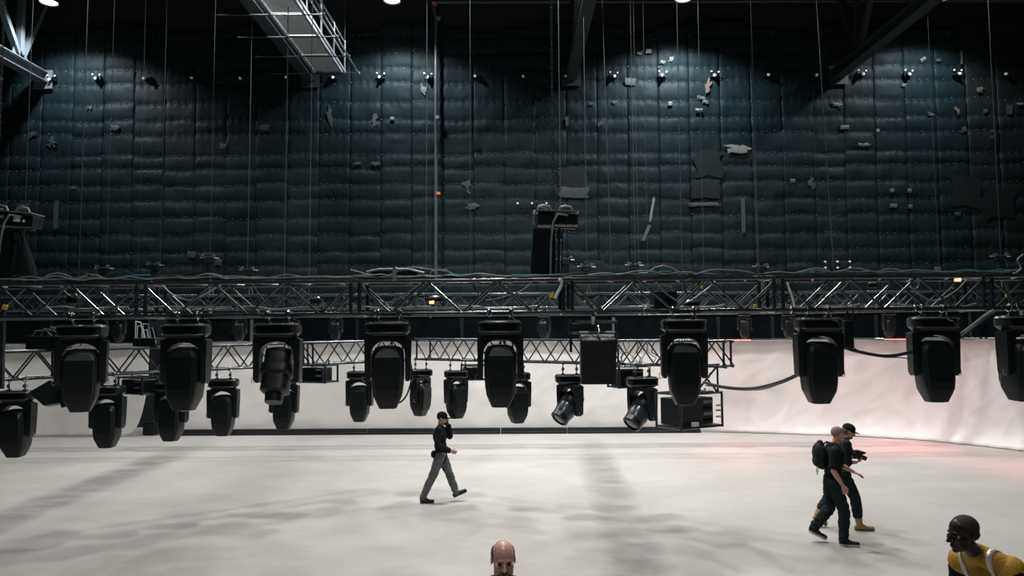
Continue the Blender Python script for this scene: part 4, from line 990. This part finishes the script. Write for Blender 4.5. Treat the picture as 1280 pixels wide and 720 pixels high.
# black box on truss B with bottle and cables
pb_ = lerpT(B0, B1, 48); c = pb_ + Vector((0.02, .2, .41 + .024)); t = empty('power_box', c, (0, 0, R(5))); tag(t, 'black box with white cables on the slanting truss at far left', 'box')
m = MB(); m.box((0, 0, .105), (.52, .34, .21)); obj('body', m, 'shell', t, bevel=.01)
m = MB(); m.box((.15, -.174, .12), (.1, .01, .06)); obj('front_plate', m, 'recess', t)
for s in (0, .1, -.12):
    m = MB(); m.tube([(s - .1, -.05, .20), (s - .05, -.08, .32 + s * .3), (s + .1, -.08, .30), (s + .18, -.05, .21)], .009, 6); obj('cable_loop', m, 'cableg', t, smooth=True)
m = MB(); ring = lambda r_, z: [(c.x + .17 + r_ * math.cos(2 * PI * k / 12), c.y - .05 + r_ * math.sin(2 * PI * k / 12), c.z + .21 + z) for k in range(12)]
m.loft([ring(.028, 0), ring(.03, .08), ring(.012, .12), ring(.012, .14)]); o = obj('bottle', m, 'white', smooth=True); tag(o, 'small white bottle standing on the black power box', 'bottle')
# second cluster of cables above B near x=160
pb_ = lerpT(B0, B1, 178); c = pb_ + Vector((0, .2, .41 + .024)); t = empty('power_box', c, (0, 0, R(-8))); tag(t, 'low black box with tangled pale cables between first and second near heads', 'box')
m = MB(); m.box((0, 0, .07), (.40, .3, .14)); obj('body', m, 'shell', t, bevel=.01)
for s in range(5):
    a = random.uniform(-.2, .1); m = MB(); m.tube([(a, -.1, .13), (a + .03, -.14, .26 + .04 * s), (a + .12, -.14, .28 + .03 * s), (a + .18, -.12, .05)], .009, 6); obj('cable_loop', m, 'cableg' if s % 2 else 'white', t, smooth=True)
# tangles on truss C (pale cables)
for k in range(14):
    px = 762 + k * 6.5; a = lerpT(C0, C1, min(px, 850)); rr = random.Random(k)
    pts = [a + Vector((rr.uniform(-.08, .08), -.03 + rr.uniform(-.03, .05), zz)) for zz in (.42, .33, .22, .12, .03)]
    m = MB(); m.tube(pts, .010, 6); o = obj('cable', m, 'cableg' if k % 3 else 'cable', smooth=True); tag(o, ('leftmost short cable woven through the truss end' if k == 0 else 'rightmost short cable woven through the truss end' if k == 13 else 'short cable woven through the end of the middle truss by the cage'), 'cable', 'cables woven through the truss end by the cage')
# pole at left edge
m = MB(); a = pix(3, 400, 9.2); m.tube([(a.x, a.y, a.z + .2), (a.x + .02, a.y, a.z - .85)], .035, 8); o = obj('drop_pole', m, 'alu', smooth=True); tag(o, 'black vertical drop pole at the left edge', 'pole')
# slim black thing right of head 7
c = pix(1060, 418, 8.55); t = empty('cable_connector', c); tag(t, 'slim black connector block hanging right of the seventh near head', 'connector')
m = MB(); m.box((0, 0, 0), (.10, .09, .32)); obj('body', m, 'shell', t, bevel=.01)
m = MB(); m.tube([(0, 0, .14), (.01, .02, onA(1060).z - c.z)], .012, 6); m.tube([(.03, -.02, .14), (.06, -.02, .28), (.0, 0, onA(1060).z - c.z)], .007, 6); obj('lead', m, 'cable', t)

# ------------------------------------------------------------------ people
class Prims:
    def __init__(s): s.l = []
    def cap(s, a, ra, b, rb): s.l.append(('c', Vector(a), ra, Vector(b), rb)); return s
    def ell(s, c, r, rot=None): s.l.append(('e', Vector(c), Vector(r), rot)); return s
    def chain(s, pts):
        for (a, ra), (b, rb) in zip(pts[:-1], pts[1:]): s.cap(a, ra, b, rb)
        return s
    def build(s, name, mat_, parent=None, inf=0.0, voxel=.006, smooth=4, matrix=None, folds=0.0):
        mb = MB()
        for q in s.l:
            if q[0] == 'e':
                c, r = q[1], q[2]; N = 12; M_ = 18; vs = []
                for a in range(1, N):
                    th = PI * a / N
                    for b in range(M_):
                        ph = 2 * PI * b / M_
                        p = Vector(((r.x + inf) * math.sin(th) * math.cos(ph), (r.y + inf) * math.sin(th) * math.sin(ph), (r.z + inf) * math.cos(th)))
                        if q[3] is not None: p = q[3] @ p
                        vs.append(c + p)
                top = Vector((0, 0, r.z + inf)); 
                if q[3] is not None: top = q[3] @ top
                vs += [c + top, c - top]; k0 = (N - 1) * M_; fs = []
                for a in range(N - 2):
                    for b in range(M_): fs.append((a * M_ + b, (a + 1) * M_ + b, (a + 1) * M_ + (b + 1) % M_, a * M_ + (b + 1) % M_))
                for b in range(M_):
                    fs.append((k0, b, (b + 1) % M_)); fs.append((k0 + 1, (N - 2) * M_ + (b + 1) % M_, (N - 2) * M_ + b))
                mb.add(vs, fs)
            else:
                a, ra, b, rb = q[1:]; ra += inf; rb += inf; d = b - a
                if d.length < 1e-5: d = Vector((0, 0, 1e-4))
                u, v = frame_of(d); dn = d.normalized(); rings = []; n = 14
                for k in range(1, 5):
                    an = PI / 2 * k / 5; rings.append((a - dn * ra * math.cos(an), ra * math.sin(an)))
                rings.append((a, ra)); rings.append((b, rb))
                for k in range(4, 0, -1):
                    an = PI / 2 * k / 5; rings.append((b + dn * rb * math.cos(an), rb * math.sin(an)))
                R_ = [[c + (u * math.cos(2 * PI * k / n) + v * math.sin(2 * PI * k / n)) * rr for k in range(n)] for c, rr in rings]
                mb.loft([r_[::-1] for r_ in R_])
        me = bpy.data.meshes.new(name); me.from_pydata(mb.v, [], mb.f); me.update()
        tmp = bpy.data.objects.new('tmp', me); COL.objects.link(tmp)
        rm = tmp.modifiers.new('r', 'REMESH'); rm.mode = 'VOXEL'; rm.voxel_size = voxel; rm.use_smooth_shade = True
        sm = tmp.modifiers.new('s', 'SMOOTH'); sm.factor = .5; sm.iterations = smooth
        dg = bpy.context.evaluated_depsgraph_get(); me2 = bpy.data.meshes.new_from_object(tmp.evaluated_get(dg))
        bpy.data.objects.remove(tmp); bpy.data.meshes.remove(me)
        if folds:
            co = np.empty(len(me2.vertices) * 3); me2.vertices.foreach_get('co', co); co = co.reshape(-1, 3)
            nr = np.array([v.normal[:] for v in me2.vertices])
            am = np.array([noise.noise(Vector((a[0] * 9, a[1] * 9, a[2] * 17 + a[0] * 8))) + .6 * noise.noise(Vector((a[0] * 20, a[1] * 20, a[2] * 34 - a[0] * 15))) for a in co])
            co += nr * (am * folds)[:, None]; me2.vertices.foreach_set('co', co.ravel()); me2.update()
        me2.name = name; me2.materials.clear(); me2.materials.append(MT[mat_]); me2.polygons.foreach_set('use_smooth', [True] * len(me2.polygons))
        return link(name, me2, parent)

def hand(P_, w0, d, pal, curl=.5, sgn=1, sc=1.0):
    """w0 wrist, d direction of fingers, pal = palm normal; sgn thumb side"""
    x = Vector(d).normalized(); z = -Vector(pal); z = (z - x * z.dot(x)).normalized(); y = z.cross(x) * sgn
    T = lambda a, b, c: w0 + (x * a + y * b + z * c) * sc
    for k, (o, L_) in enumerate(((.030, .070), (.010, .078), (-.010, .072), (-.029, .056))):
        P_.cap(T(.012, o * .55, 0), .014 * sc, T(.085, o, 0), .0115 * sc)
        c1 = curl * .7; c2 = curl * 1.5; c3 = curl * 2.1
        p1 = (.085, o, 0); p2 = (p1[0] + L_ * .42 * math.cos(c1), o * 1.12, -L_ * .42 * math.sin(c1)); p3 = (p2[0] + L_ * .32 * math.cos(c2), o * 1.18, p2[2] - L_ * .32 * math.sin(c2)); p4 = (p3[0] + L_ * .26 * math.cos(c3), o * 1.2, p3[2] - L_ * .26 * math.sin(c3))
        P_.cap(T(*p1), .0095 * sc, T(*p2), .009 * sc); P_.cap(T(*p2), .009 * sc, T(*p3), .0083 * sc); P_.cap(T(*p3), .0083 * sc, T(*p4), .0072 * sc)
    P_.cap(T(.02, .022, -.005), .015 * sc, T(.055, .048, -.014), .0115 * sc); P_.cap(T(.055, .048, -.014), .011 * sc, T(.090, .056, -.024), .009 * sc)

def head_prims(P_, hc, Rm, s=1.0, chin=1.0, nose=1.0):
    T = lambda a, b, c: hc + Rm @ (Vector((a, b, c)) * s)
    E = lambda c, r: P_.ell(T(*c), Vector(r) * s, Rm)
    E((-.014, 0, .036), (.098, .076, .086)); E((.024, 0, -.022), (.064, .067, .085)); E((.034, 0, -.076), (.046, .047, .036)); E((.066, 0, -.097), (.022, .022, .017))
    E((.074, 0, .026), (.017, .046, .011)); P_.cap(T(.086, 0, .012), .009 * s, T(.086 + .027 * nose, 0, -.028), .0125 * s)
    for q in (-1, 1): E((.094, q * .012, -.034), (.012, .009, .008)); E((.056, q * .038, -.018), (.030, .029, .028)); E((-.008, q * .077, -.002), (.018, .008, .031)); E((.030, q * .050, -.062), (.034, .016, .030))
    E((.083, 0, -.060), (.014, .024, .007)); E((.081, 0, -.073), (.013, .021, .008))

def person(loc, yaw, J, label, skin, hd_rot, hs=1.0, voxel=.0065):
    """J: joints in local frame (x forward, y left, z up)"""
    P_ = Prims(); V = Vector
    pel, che, nek, hc = V(J['pelvis']), V(J['chest']), V(J['neck']), V(J['head'])
    up = (che - pel).normalized(); fy = V(J.get('side', (0, 1, 0))).normalized(); fx = fy.cross(up).normalized(); RT = Matrix((fx, fy, up)).transposed()
    bd = J.get('build', 1.0)
    tor = Prims()
    tor.ell(pel, V((.112, .158, .115)) * bd, RT); tor.ell(pel.lerp(che, .45), V((.104, .143, .16)) * bd, RT); tor.ell(che, V((.122, .168, .17)) * bd, RT)
    sh = {}
    for s_, k in ((1, 'l'), (-1, 'r')):
        sp = V(J['sh_' + k]); sh[k] = sp
        tor.cap(che + up * .10 + fy * s_ * .06, .075 * bd, sp, .058 * bd); tor.cap(nek - up * .02, .052, sp + up * .012, .042)
        P_.chain([(sp, .054), (V(J['el_' + k]), .040), (V(J['el_' + k]).lerp(V(J['wr_' + k]), .35), .040), (V(J['wr_' + k]), .026)])
        hd = J.get('hand_' + k)
        if hd: hand(P_, V(J['wr_' + k]), hd[0], hd[1], hd[2], hd[3])
        h0 = pel + fy * s_ * .085 - up * .03
        P_.chain([(h0, .090 * bd), (V(J['kn_' + k]), .056), (V(J['kn_' + k]).lerp(V(J['an_' + k]), .35), .056), (V(J['an_' + k]), .038)])
        _an = V(J['an_' + k]); _to = V(J['to_' + k]); _f = (_to - V(J['he_' + k])).normalized()
        P_.cap(_an + V((-.02, 0, -.03)), .034, _to - _f * .075 + V((0, 0, .025)), .020)
    P_.l += tor.l
    P_.cap(nek - up * .03, .058 * bd, hc + hd_rot @ V((-.022, 0, -.06)), .052)
    head_prims(P_, hc, hd_rot, hs)
    root = P_.build('person', skin, None, 0, voxel)
    root.location = loc; root.rotation_euler = (0, 0, R(yaw)); tag(root, label, 'person')
    for q in (-1, 1):
        e = Prims().ell(hc + hd_rot @ (V((.078, q * .030, .004)) * hs), V((.010, .012, .008)) * hs, hd_rot).build('eye', 'eye', root, 0, .003, 1)
    return root, P_, tor, dict(pel=pel, che=che, nek=nek, hc=hc, up=up, fx=fx, fy=fy, RT=RT, sh=sh, bd=bd)

def shirt(root, tor, J, I, m, sleeve=1.0, inf=.016, name='shirt', hem=.06):
    s = Prims(); s.l = list(tor.l); V = Vector
    for k in 'lr':
        sp, el, wr = V(J['sh_' + k]), V(J['el_' + k]), V(J['wr_' + k])
        if sleeve >= 1: s.chain([(sp, .058), (el, .046), (el.lerp(wr, sleeve - 1 if sleeve > 1 else 0), .040)])
        elif sleeve > 0: s.chain([(sp, .060), (sp.lerp(el, sleeve), .056)])
    s.ell(I['pel'] - I['up'] * hem * .3, V((.110, .156, .12 + hem)) * I['bd'], I['RT'])
    return s.build(name, m, root, inf, .009, 5, folds=.007)
def trousers(root, J, I, m, inf=.014, cuff=.066, lo=-.01):
    s = Prims(); V = Vector
    s.ell(I['pel'], V((.112, .158, .115)) * I['bd'], I['RT'])
    for s_, k in ((1, 'l'), (-1, 'r')):
        h0 = I['pel'] + I['fy'] * s_ * .085 - I['up'] * .03; kn, an = V(J['kn_' + k]), V(J['an_' + k])
        en = an + (kn - an).normalized() * lo
        s.chain([(h0, .095 * I['bd']), (kn, .068), (kn.lerp(en, .5), .064), (en, cuff - .014)])
    return s.build('trousers', m, root, inf, .009, 4, folds=.012)
def shoe(root, J, k, m, sole, high=False):
    V = Vector; an, to = V(J['an_' + k]), V(J['to_' + k]); d = (to - an); 
    s = Prims(); hl = V(J['he_' + k]); f = (to - hl).normalized(); side = V((0, 1, 0)); upv = f.cross(side) * -1
    if upv.z < 0: upv = -upv
    s.cap(hl + upv * .035 + f * .03, .038, to - f * .03 + upv * .026, .033); s.cap(an + V((0, 0, -.02)), .046, hl.lerp(to, .45) + upv * .035, .040)
    s.cap(hl + upv * .035 + f * .03, .038, hl.lerp(to, .45) + upv * .04, .044)
    if high: s.cap(an + (V(J['kn_' + k]) - an).normalized() * .09, .056, an, .048)
    o = s.build('shoe', m, root, 0.004, .007, 3)
    mb = MB(); rings = []
    ss = [(0, .030), (.12, .042), (.4, .040), (.7, .050), (.92, .038), (1.0, .016)]
    L_ = (to - hl).length
    top = [hl + f * L_ * a + side * w_ for a, w_ in ss] + [hl + f * L_ * a - side * w_ for a, w_ in ss[::-1]]
    mb.loft([[p - upv * .012 for p in top], [p + upv * .018 for p in top]])
    obj('sole', mb, sole, o)
    return o
def sit_on_floor(root):
    return root

def cap_hat(root, hc, Rm, m, s=1.0):
    T = lambda a, b, c: hc + Rm @ (Vector((a, b, c)) * s); E = Prims()
    E.ell(T(-.012, 0, .052), Vector((.106, .085, .080)) * s, Rm); E.ell(T(-.01, 0, .03), Vector((.107, .086, .035)) * s, Rm)
    c = E.build('cap', m, root, .002, .007, 3)
    mb = MB(); n = 12; lo = []; hi = []
    for k in range(n + 1):
        a = -R(62) + R(124) * k / n
        lo.append(T(.085 * math.cos(a) + .0, .082 * math.sin(a), .035)); hi.append(T(.085 * math.cos(a) + .085 * math.cos(a) ** .6 * 1.0, .080 * math.sin(a), .026 - .012 * abs(math.sin(a))))
    vs = lo + hi + [p + Rm @ Vector((0, 0, .006)) for p in lo] + [p + Rm @ Vector((0, 0, .006)) for p in hi]; N = n + 1; fs = []
    for k in range(n): fs += [(k, N + k, N + k + 1, k + 1), (2 * N + k, 2 * N + k + 1, 3 * N + k + 1, 3 * N + k), (N + k, 3 * N + k, 3 * N + k + 1, N + k + 1)]
    mb.add(vs, fs); obj('brim', mb, m, c, smooth=True)
    return c
def RZYX(yaw=0, pitch=0, roll=0): return Euler((R(roll), R(pitch), R(yaw)), 'XYZ').to_matrix()

# ---- 1: walking man on the phone (faces +x)
fl = pixfloor(551, 627.5); 
J = dict(pelvis=(0, 0, .93), chest=(-.02, 0, 1.27), neck=(-.015, 0, 1.46), head=(.03, 0, 1.605),
         sh_l=(-.03, .185, 1.40), sh_r=(-.03, -.185, 1.395), el_l=(.16, .20, 1.235), wr_l=(.13, .12, 1.47), el_r=(-.04, -.235, 1.12), wr_r=(.20, -.215, 1.00),
         hand_l=((-.02, -.12, .99), (-1, -.35, 0), .75, -1), hand_r=((.9, .1, -.2), (0, 1, .1), .65, 1),
         kn_r=(-.155, -.09, .50), an_r=(-.335, -.09, .115), he_r=(-.385, -.09, .015), to_r=(-.12, -.10, .012),
         kn_l=(.155, .09, .52), an_l=(.285, .09, .17), he_l=(.245, .09, .075), to_l=(.50, .10, .185))
root, P_, tor, I = person(fl, 0, J, 'man in black cap, navy sweater and grey trousers walking with a phone at his ear', 'skin', RZYX(-12, 10))
s_ = shirt(root, tor, J, I, 'navy', 1.86, .017); trousers(root, J, I, 'greytrouser')
for k in 'lr': shoe(root, J, k, 'shoe', 'shoe')
cap_hat(root, I['hc'], RZYX(-12, 10), 'blackcloth')
b = Prims(); T = lambda a, b_, c: I['hc'] + RZYX(-12, 10) @ Vector((a, b_, c))
b.ell(T(.040, 0, -.080), (.046, .050, .030), RZYX(-12, 10)); b.ell(T(.066, 0, -.092), (.026, .027, .024), RZYX(-12, 10)); b.build('beard', 'hair_d', root, .004, .005, 3)
b = Prims(); b.ell(T(-.03, 0, .01), (.088, .079, .055), RZYX(-12, 10)); b.build('hair', 'hair_d', root, 0, .007, 3)
b = Prims(); b.ell((-.135, -.10, .93), (.05, .07, .075)); b.cap((-.13, -.02, .98), .012, (-.13, -.16, .98), .012); b.build('belt_pouch', 'bag', root, 0, .008, 3)
m = MB(); m.box((0, 0, 0), (.075, .010, .15), RZYX(0, -25)); ph = obj('mobile_phone', m, 'shoe', bevel=.003); ph.location = fl + Vector((.085, .095, 1.545)); tag(ph, 'dark mobile phone held to the ear of the walking man', 'phone')

# ---- 2: front man of the pair (backpack)
fl = pixfloor(1046, 680)
H2 = RZYX(25, 6)
J = dict(pelvis=(-.03, 0, .96), chest=(0, 0, 1.30), neck=(.015, 0, 1.50), head=(.07, 0, 1.65), build=1.04,
         sh_l=(.0, .19, 1.43), sh_r=(-.02, -.195, 1.42), el_l=(.12, .24, 1.17), wr_l=(.34, .22, 1.05), el_r=(-.07, -.25, 1.14), wr_r=(.06, -.22, .92),
         hand_l=((.85, 0, -.4), (0, -.3, -1), .3, -1), hand_r=((.35, 0, -.9), (0, 1, 0), .5, 1),
         kn_l=(-.06, .10, .52), an_l=(-.30, .10, .22), he_l=(-.385, .10, .155), to_l=(-.13, .10, .035),
         kn_r=(.10, -.09, .52), an_r=(.08, -.09, .10), he_r=(.02, -.09, .015), to_r=(.30, -.10, .012))
root, P_, tor, I = person(fl, -10, J, 'man with cropped hair, black T-shirt, backpack and black sneakers, front one of the pair', 'skin', H2)
shirt(root, tor, J, I, 'blackcloth', .72, .020, 't_shirt', .10); trousers(root, J, I, 'darktrouser', .018)
for k in 'lr': shoe(root, J, k, 'shoe', 'sole')
T = lambda a, b_, c: I['hc'] + H2 @ Vector((a, b_, c))
b = Prims(); b.ell(T(-.020, 0, .042), (.099, .0775, .086), H2); b.build('hair', 'hair_g', root, .001, .006, 3)
b = Prims(); b.ell(T(.036, 0, -.080), (.046, .049, .032), H2); b.build('beard', 'stubble', root, .002, .005, 3)
bp = Prims(); c0 = Vector((-.195, 0, 1.32)); bp.ell(c0, (.085, .155, .20)); bp.ell(c0 + Vector((-.03, 0, .05)), (.09, .14, .16)); bp.ell(c0 + Vector((-.06, 0, -.07)), (.06, .12, .09)); bp.cap(c0 + Vector((0, .0, .20)), .05, c0 + Vector((.03, 0, .05)), .09)
bk = bp.build('backpack', 'bag', None, 0, .009, 4); bk.location = fl; bk.rotation_euler = (0, 0, R(-10)); tag(bk, 'black backpack worn by the front man of the pair', 'backpack')
for s in (-1, 1):
    m = MB(); m.tube([(-.17, s * .11, 1.45), (-.07, s * .12, 1.525), (.05, s * .13, 1.49), (.145, s * .13, 1.33), (.05, s * .185, 1.15), (-.15, s * .14, 1.10)], .013, 8); obj('strap', m, 'bag', bk, smooth=True)
m = MB(); m.tube([(-.24, -.05, 1.16), (-.26, -.05, 1.04)], .006, 6); m.tube([(-.24, .05, 1.16), (-.25, .05, 1.06)], .006, 6); obj('strap_end', m, 'bag', bk)
m = MB(); m.box((-.27, 0, 1.44), (.05, .12, .012)); obj('pocket_flap', m, 'shoe', bk)

# ---- 3: rear man of the pair (cap, camera, tan boots)
fl = pixfloor(1056, 661)
H3 = RZYX(-8, 22)
J = dict(pelvis=(-.02, 0, .94), chest=(.02, 0, 1.27), neck=(.05, 0, 1.45), head=(.115, 0, 1.585),
         sh_l=(.02, .185, 1.39), sh_r=(.02, -.185, 1.39), el_l=(.08, .22, 1.13), wr_l=(.19, .10, 1.14), el_r=(.0, -.24, 1.12), wr_r=(.17, -.13, 1.10),
         hand_l=((.6, -.6, .1), (0, -.5, 1), .6, -1), hand_r=((.7, .5, .15), (0, .3, 1), .6, 1),
         kn_l=(-.20, .10, .50), an_l=(-.40, .10, .20), he_l=(-.47, .10, .14), to_l=(-.26, .10, .02),
         kn_r=(.15, -.09, .52), an_r=(.20, -.09, .12), he_r=(.13, -.09, .015), to_r=(.43, -.10, .012))
root, P_, tor, I = person(fl, -6, J, 'man in black cap, black shirt and tan boots carrying a camera, behind the backpack man', 'skin', H3)
shirt(root, tor, J, I, 'blackcloth', 1.15, .020, 'shirt', .08); trousers(root, J, I, 'darktrouser', .020, .07, .13)
for k in 'lr': shoe(root, J, k, 'boot', 'bootsole', True)
T = lambda a, b_, c: I['hc'] + H3 @ Vector((a, b_, c))
b = Prims(); b.ell(T(-.035, 0, .0), (.082, .081, .075), H3); b.cap(T(-.06, 0, -.02), .055, T(-.065, 0, -.085), .038); b.build('hair', 'hair_b', root, .002, .006, 3)
b = Prims(); b.ell(T(.044, 0, -.084), (.044, .048, .030), H3); b.build('beard', 'hair_b', root, .004, .005, 3)
cap_hat(root, I['hc'], H3, 'navy')
m = MB()
for s in (-1, 1): m.tube([T(.098, s * .032 + .019 * math.cos(a), .004 + .015 * math.sin(a)) for a in [2 * PI * k / 12 for k in range(12)]], .0025, 6, closed=True); m.tube([T(.098, s * .05, .008), T(.0, s * .082, .008)], .0025, 6)
obj('glasses', m, 'shoe', root)
m = MB(); m.box((0, 0, 0), (.09, .14, .10)); m.tube([(.04, 0, -.005), (.15, 0, -.03)], [.042, .036], 14); m.box((0, 0, .065), (.06, .06, .045)); m.box((-.01, .075, 0), (.07, .03, .09))
cm = obj('camera_body', m, 'shoe', bevel=.006); cm.location = fl + Matrix.Rotation(R(-6), 3, 'Z') @ Vector((.235, -.01, 1.20)); cm.rotation_euler = (0, R(12), R(-6)); cm.name = 'photo_camera'
tag(cm, 'black camera held by the man in cap and tan boots', 'camera')
m = MB(); m.prism([(-.09, -.02), (.09, .05), (.10, .08), (-.05, .07)], .16); sh = obj('camera_hood', m, 'bag', cm)

# ---- 4: bald man, front, facing the camera (head at the bottom edge)
s4 = 184.0; Y4 = FPX / s4
hp = pix(629, 700, Y4); zt = hp.z
H4 = RZYX(6, 8)
hz = zt - 0.0
base = Vector((hp.x, hp.y + .05, 0))
J = dict(pelvis=(-.03, 0, .98), chest=(-.02, 0, hz - .34), neck=(-.01, 0, hz - .15), head=(.05, 0, hz), build=1.05,
         sh_l=(-.01, .185, hz - .23), sh_r=(-.01, -.185, hz - .225), el_l=(-.02, .25, hz - .53), wr_l=(.10, .24, hz - .78), el_r=(-.04, -.25, hz - .53), wr_r=(.06, -.25, hz - .79),
         hand_l=((.3, 0, -.9), (0, -1, 0), .5, -1), hand_r=((.3, 0, -.9), (0, 1, 0), .5, 1),
         kn_l=(.04, .10, .52), an_l=(-.04, .10, .10), he_l=(-.10, .10, .015), to_l=(.17, .11, .012), kn_r=(.06, -.10, .52), an_r=(.06, -.10, .10), he_r=(.0, -.10, .015), to_r=(.28, -.11, .012))
root, P_, tor, I = person(base, -90, J, 'bald bearded man in a dark shirt facing the viewer at the bottom edge', 'skin2', H4, 1.0, .005)
shirt(root, tor, J, I, 'navy', 1.8, .016); trousers(root, J, I, 'darktrouser')
for k in 'lr': shoe(root, J, k, 'shoe', 'shoe')
T = lambda a, b_, c: I['hc'] + H4 @ Vector((a, b_, c))
b = Prims()
for s in (-1, 1): b.ell(T(-.028, s * .053, .034), (.064, .0275, .052), H4)
b.ell(T(-.07, 0, .02), (.044, .062, .055), H4); b.build('hair', 'beardb', root, .001, .004, 2)
b = Prims(); b.ell(T(.040, 0, -.082), (.044, .050, .030), H4); b.ell(T(.070, 0, -.094), (.024, .026, .022), H4); b.cap(T(.093, -.022, -.056), .007, T(.093, .022, -.056), .007)
for s in (-1, 1): b.cap(T(.088, s * .024, -.058), .008, T(.076, s * .026, -.085), .010)
b.build('beard', 'beardb', root, .003, .004, 2)
for s in (-1, 1):
    b = Prims(); b.cap(T(.090, s * .014, .022), .0045, T(.082, s * .044, .024), .004); b.build('eyebrow', 'beardb', root, 0, .003, 1)

# ---- 5: man in the yellow vest, profile facing left
s5 = 172.0; Y5 = FPX / s5
hp = pix(1203, 668, Y5); hz = hp.z
H5 = RZYX(-22, 6)
base = Vector((hp.x, hp.y, 0)) - Matrix.Rotation(R(208), 3, 'Z') @ Vector((.20, 0, 0))
J = dict(pelvis=(-.30, 0, .94), chest=(-.13, 0, hz - .37), neck=(.055, 0, hz - .135), head=(.20, 0, hz), build=.94,
         sh_l=(-.07, .19, hz - .235), sh_r=(-.02, -.165, hz - .245), el_l=(.02, .29, hz - .55), wr_l=(.22, .26, hz - .72), el_r=(-.14, -.27, hz - .55), wr_r=(-.02, -.25, hz - .78),
         hand_l=((.7, 0, -.6), (0, -1, 0), .5, -1), hand_r=((.5, 0, -.8), (0, 1, 0), .5, 1),
         kn_l=(-.02, .10, .52), an_l=(-.10, .10, .10), he_l=(-.16, .10, .015), to_l=(.11, .11, .012), kn_r=(-.22, -.10, .50), an_r=(-.38, -.10, .12), he_r=(-.44, -.10, .02), to_r=(-.16, -.11, .012))
root, P_, tor, I = person(base, 208, J, 'man in yellow mesh vest seen in profile at the bottom right corner', 'skin_d', H5, 1.04, .005)
shirt(root, tor, J, I, 'blackcloth', .75, .008, 't_shirt'); trousers(root, J, I, 'darktrouser')
for k in 'lr': shoe(root, J, k, 'shoe', 'shoe')
T = lambda a, b_, c: I['hc'] + H5 @ Vector((a, b_, c) ) 
b = Prims(); b.ell(T(-.026, 0, .048), (.098, .080, .084), H5); b.ell(T(-.045, 0, .0), (.070, .078, .05), H5); b.build('hair', 'hair_d', root, .002, .005, 3)
v = Prims(); v.l = [q for q in tor.l if q[0] == 'e']
for s in (1, -1):
    sp_ = I['sh']['l' if s > 0 else 'r']; a_ = I['che'] + I['up'] * .10 + I['fy'] * s * .05; v.cap(a_, .070, a_.lerp(sp_, .86), .068); v.cap(I['nek'] - I['up'] * .02, .046, a_.lerp(sp_, .75) + I['up'] * .02, .046)
vo = v.build('vest', 'vest', root, .030, .009, 5)
# reflective tapes following the vest: shoulder straps + waist band, built as curved bands projected on the vest
from mathutils.bvhtree import BVHTree
me = vo.data; bvh = BVHTree.FromPolygons([v_.co[:] for v_ in me.vertices], [p.vertices[:] for p in me.polygons])
def band(pts_dirs, wvec, half, mname):
    mb = MB(); vs = []; ok = []
    for o_, d_ in pts_dirs:
        for e_ in (-1, 1):
            h = bvh.ray_cast(Vector(o_) + wvec * half * e_ + Vector(d_) * .6, -Vector(d_).normalized())
            if h[0] is None: ok.append(None); vs.append((0, 0, 0)); continue
            ok.append(1); vs.append(h[0] + h[1] * .004)
    fs = [(2 * k, 2 * k + 1, 2 * k + 3, 2 * k + 2) for k in range(len(pts_dirs) - 1) if all(ok[2 * k:2 * k + 4])]
    mb.add(vs, fs); o = obj('reflective_tape', mb, mname, vo, smooth=True); s = o.modifiers.new('s', 'SOLIDIFY'); s.thickness = .004; s.offset = 1; return o
che = I['che']; up = I['up']; fx = I['fx']
for s in (-1, 1):
    q = [(che + up * .06 + I['fy'] * s * .095, (fx * math.cos(a) + up * math.sin(a))) for a in [R(-50) + R(280) * k / 26 for k in range(27)]]
    band(q, I['fy'], .015, 'reflect')
q = [(che - up * .12, (fx * math.cos(a) + I['fy'] * math.sin(a))) for a in [2 * PI * k / 32 for k in range(33)]]
band(q, up, .025, 'reflect')
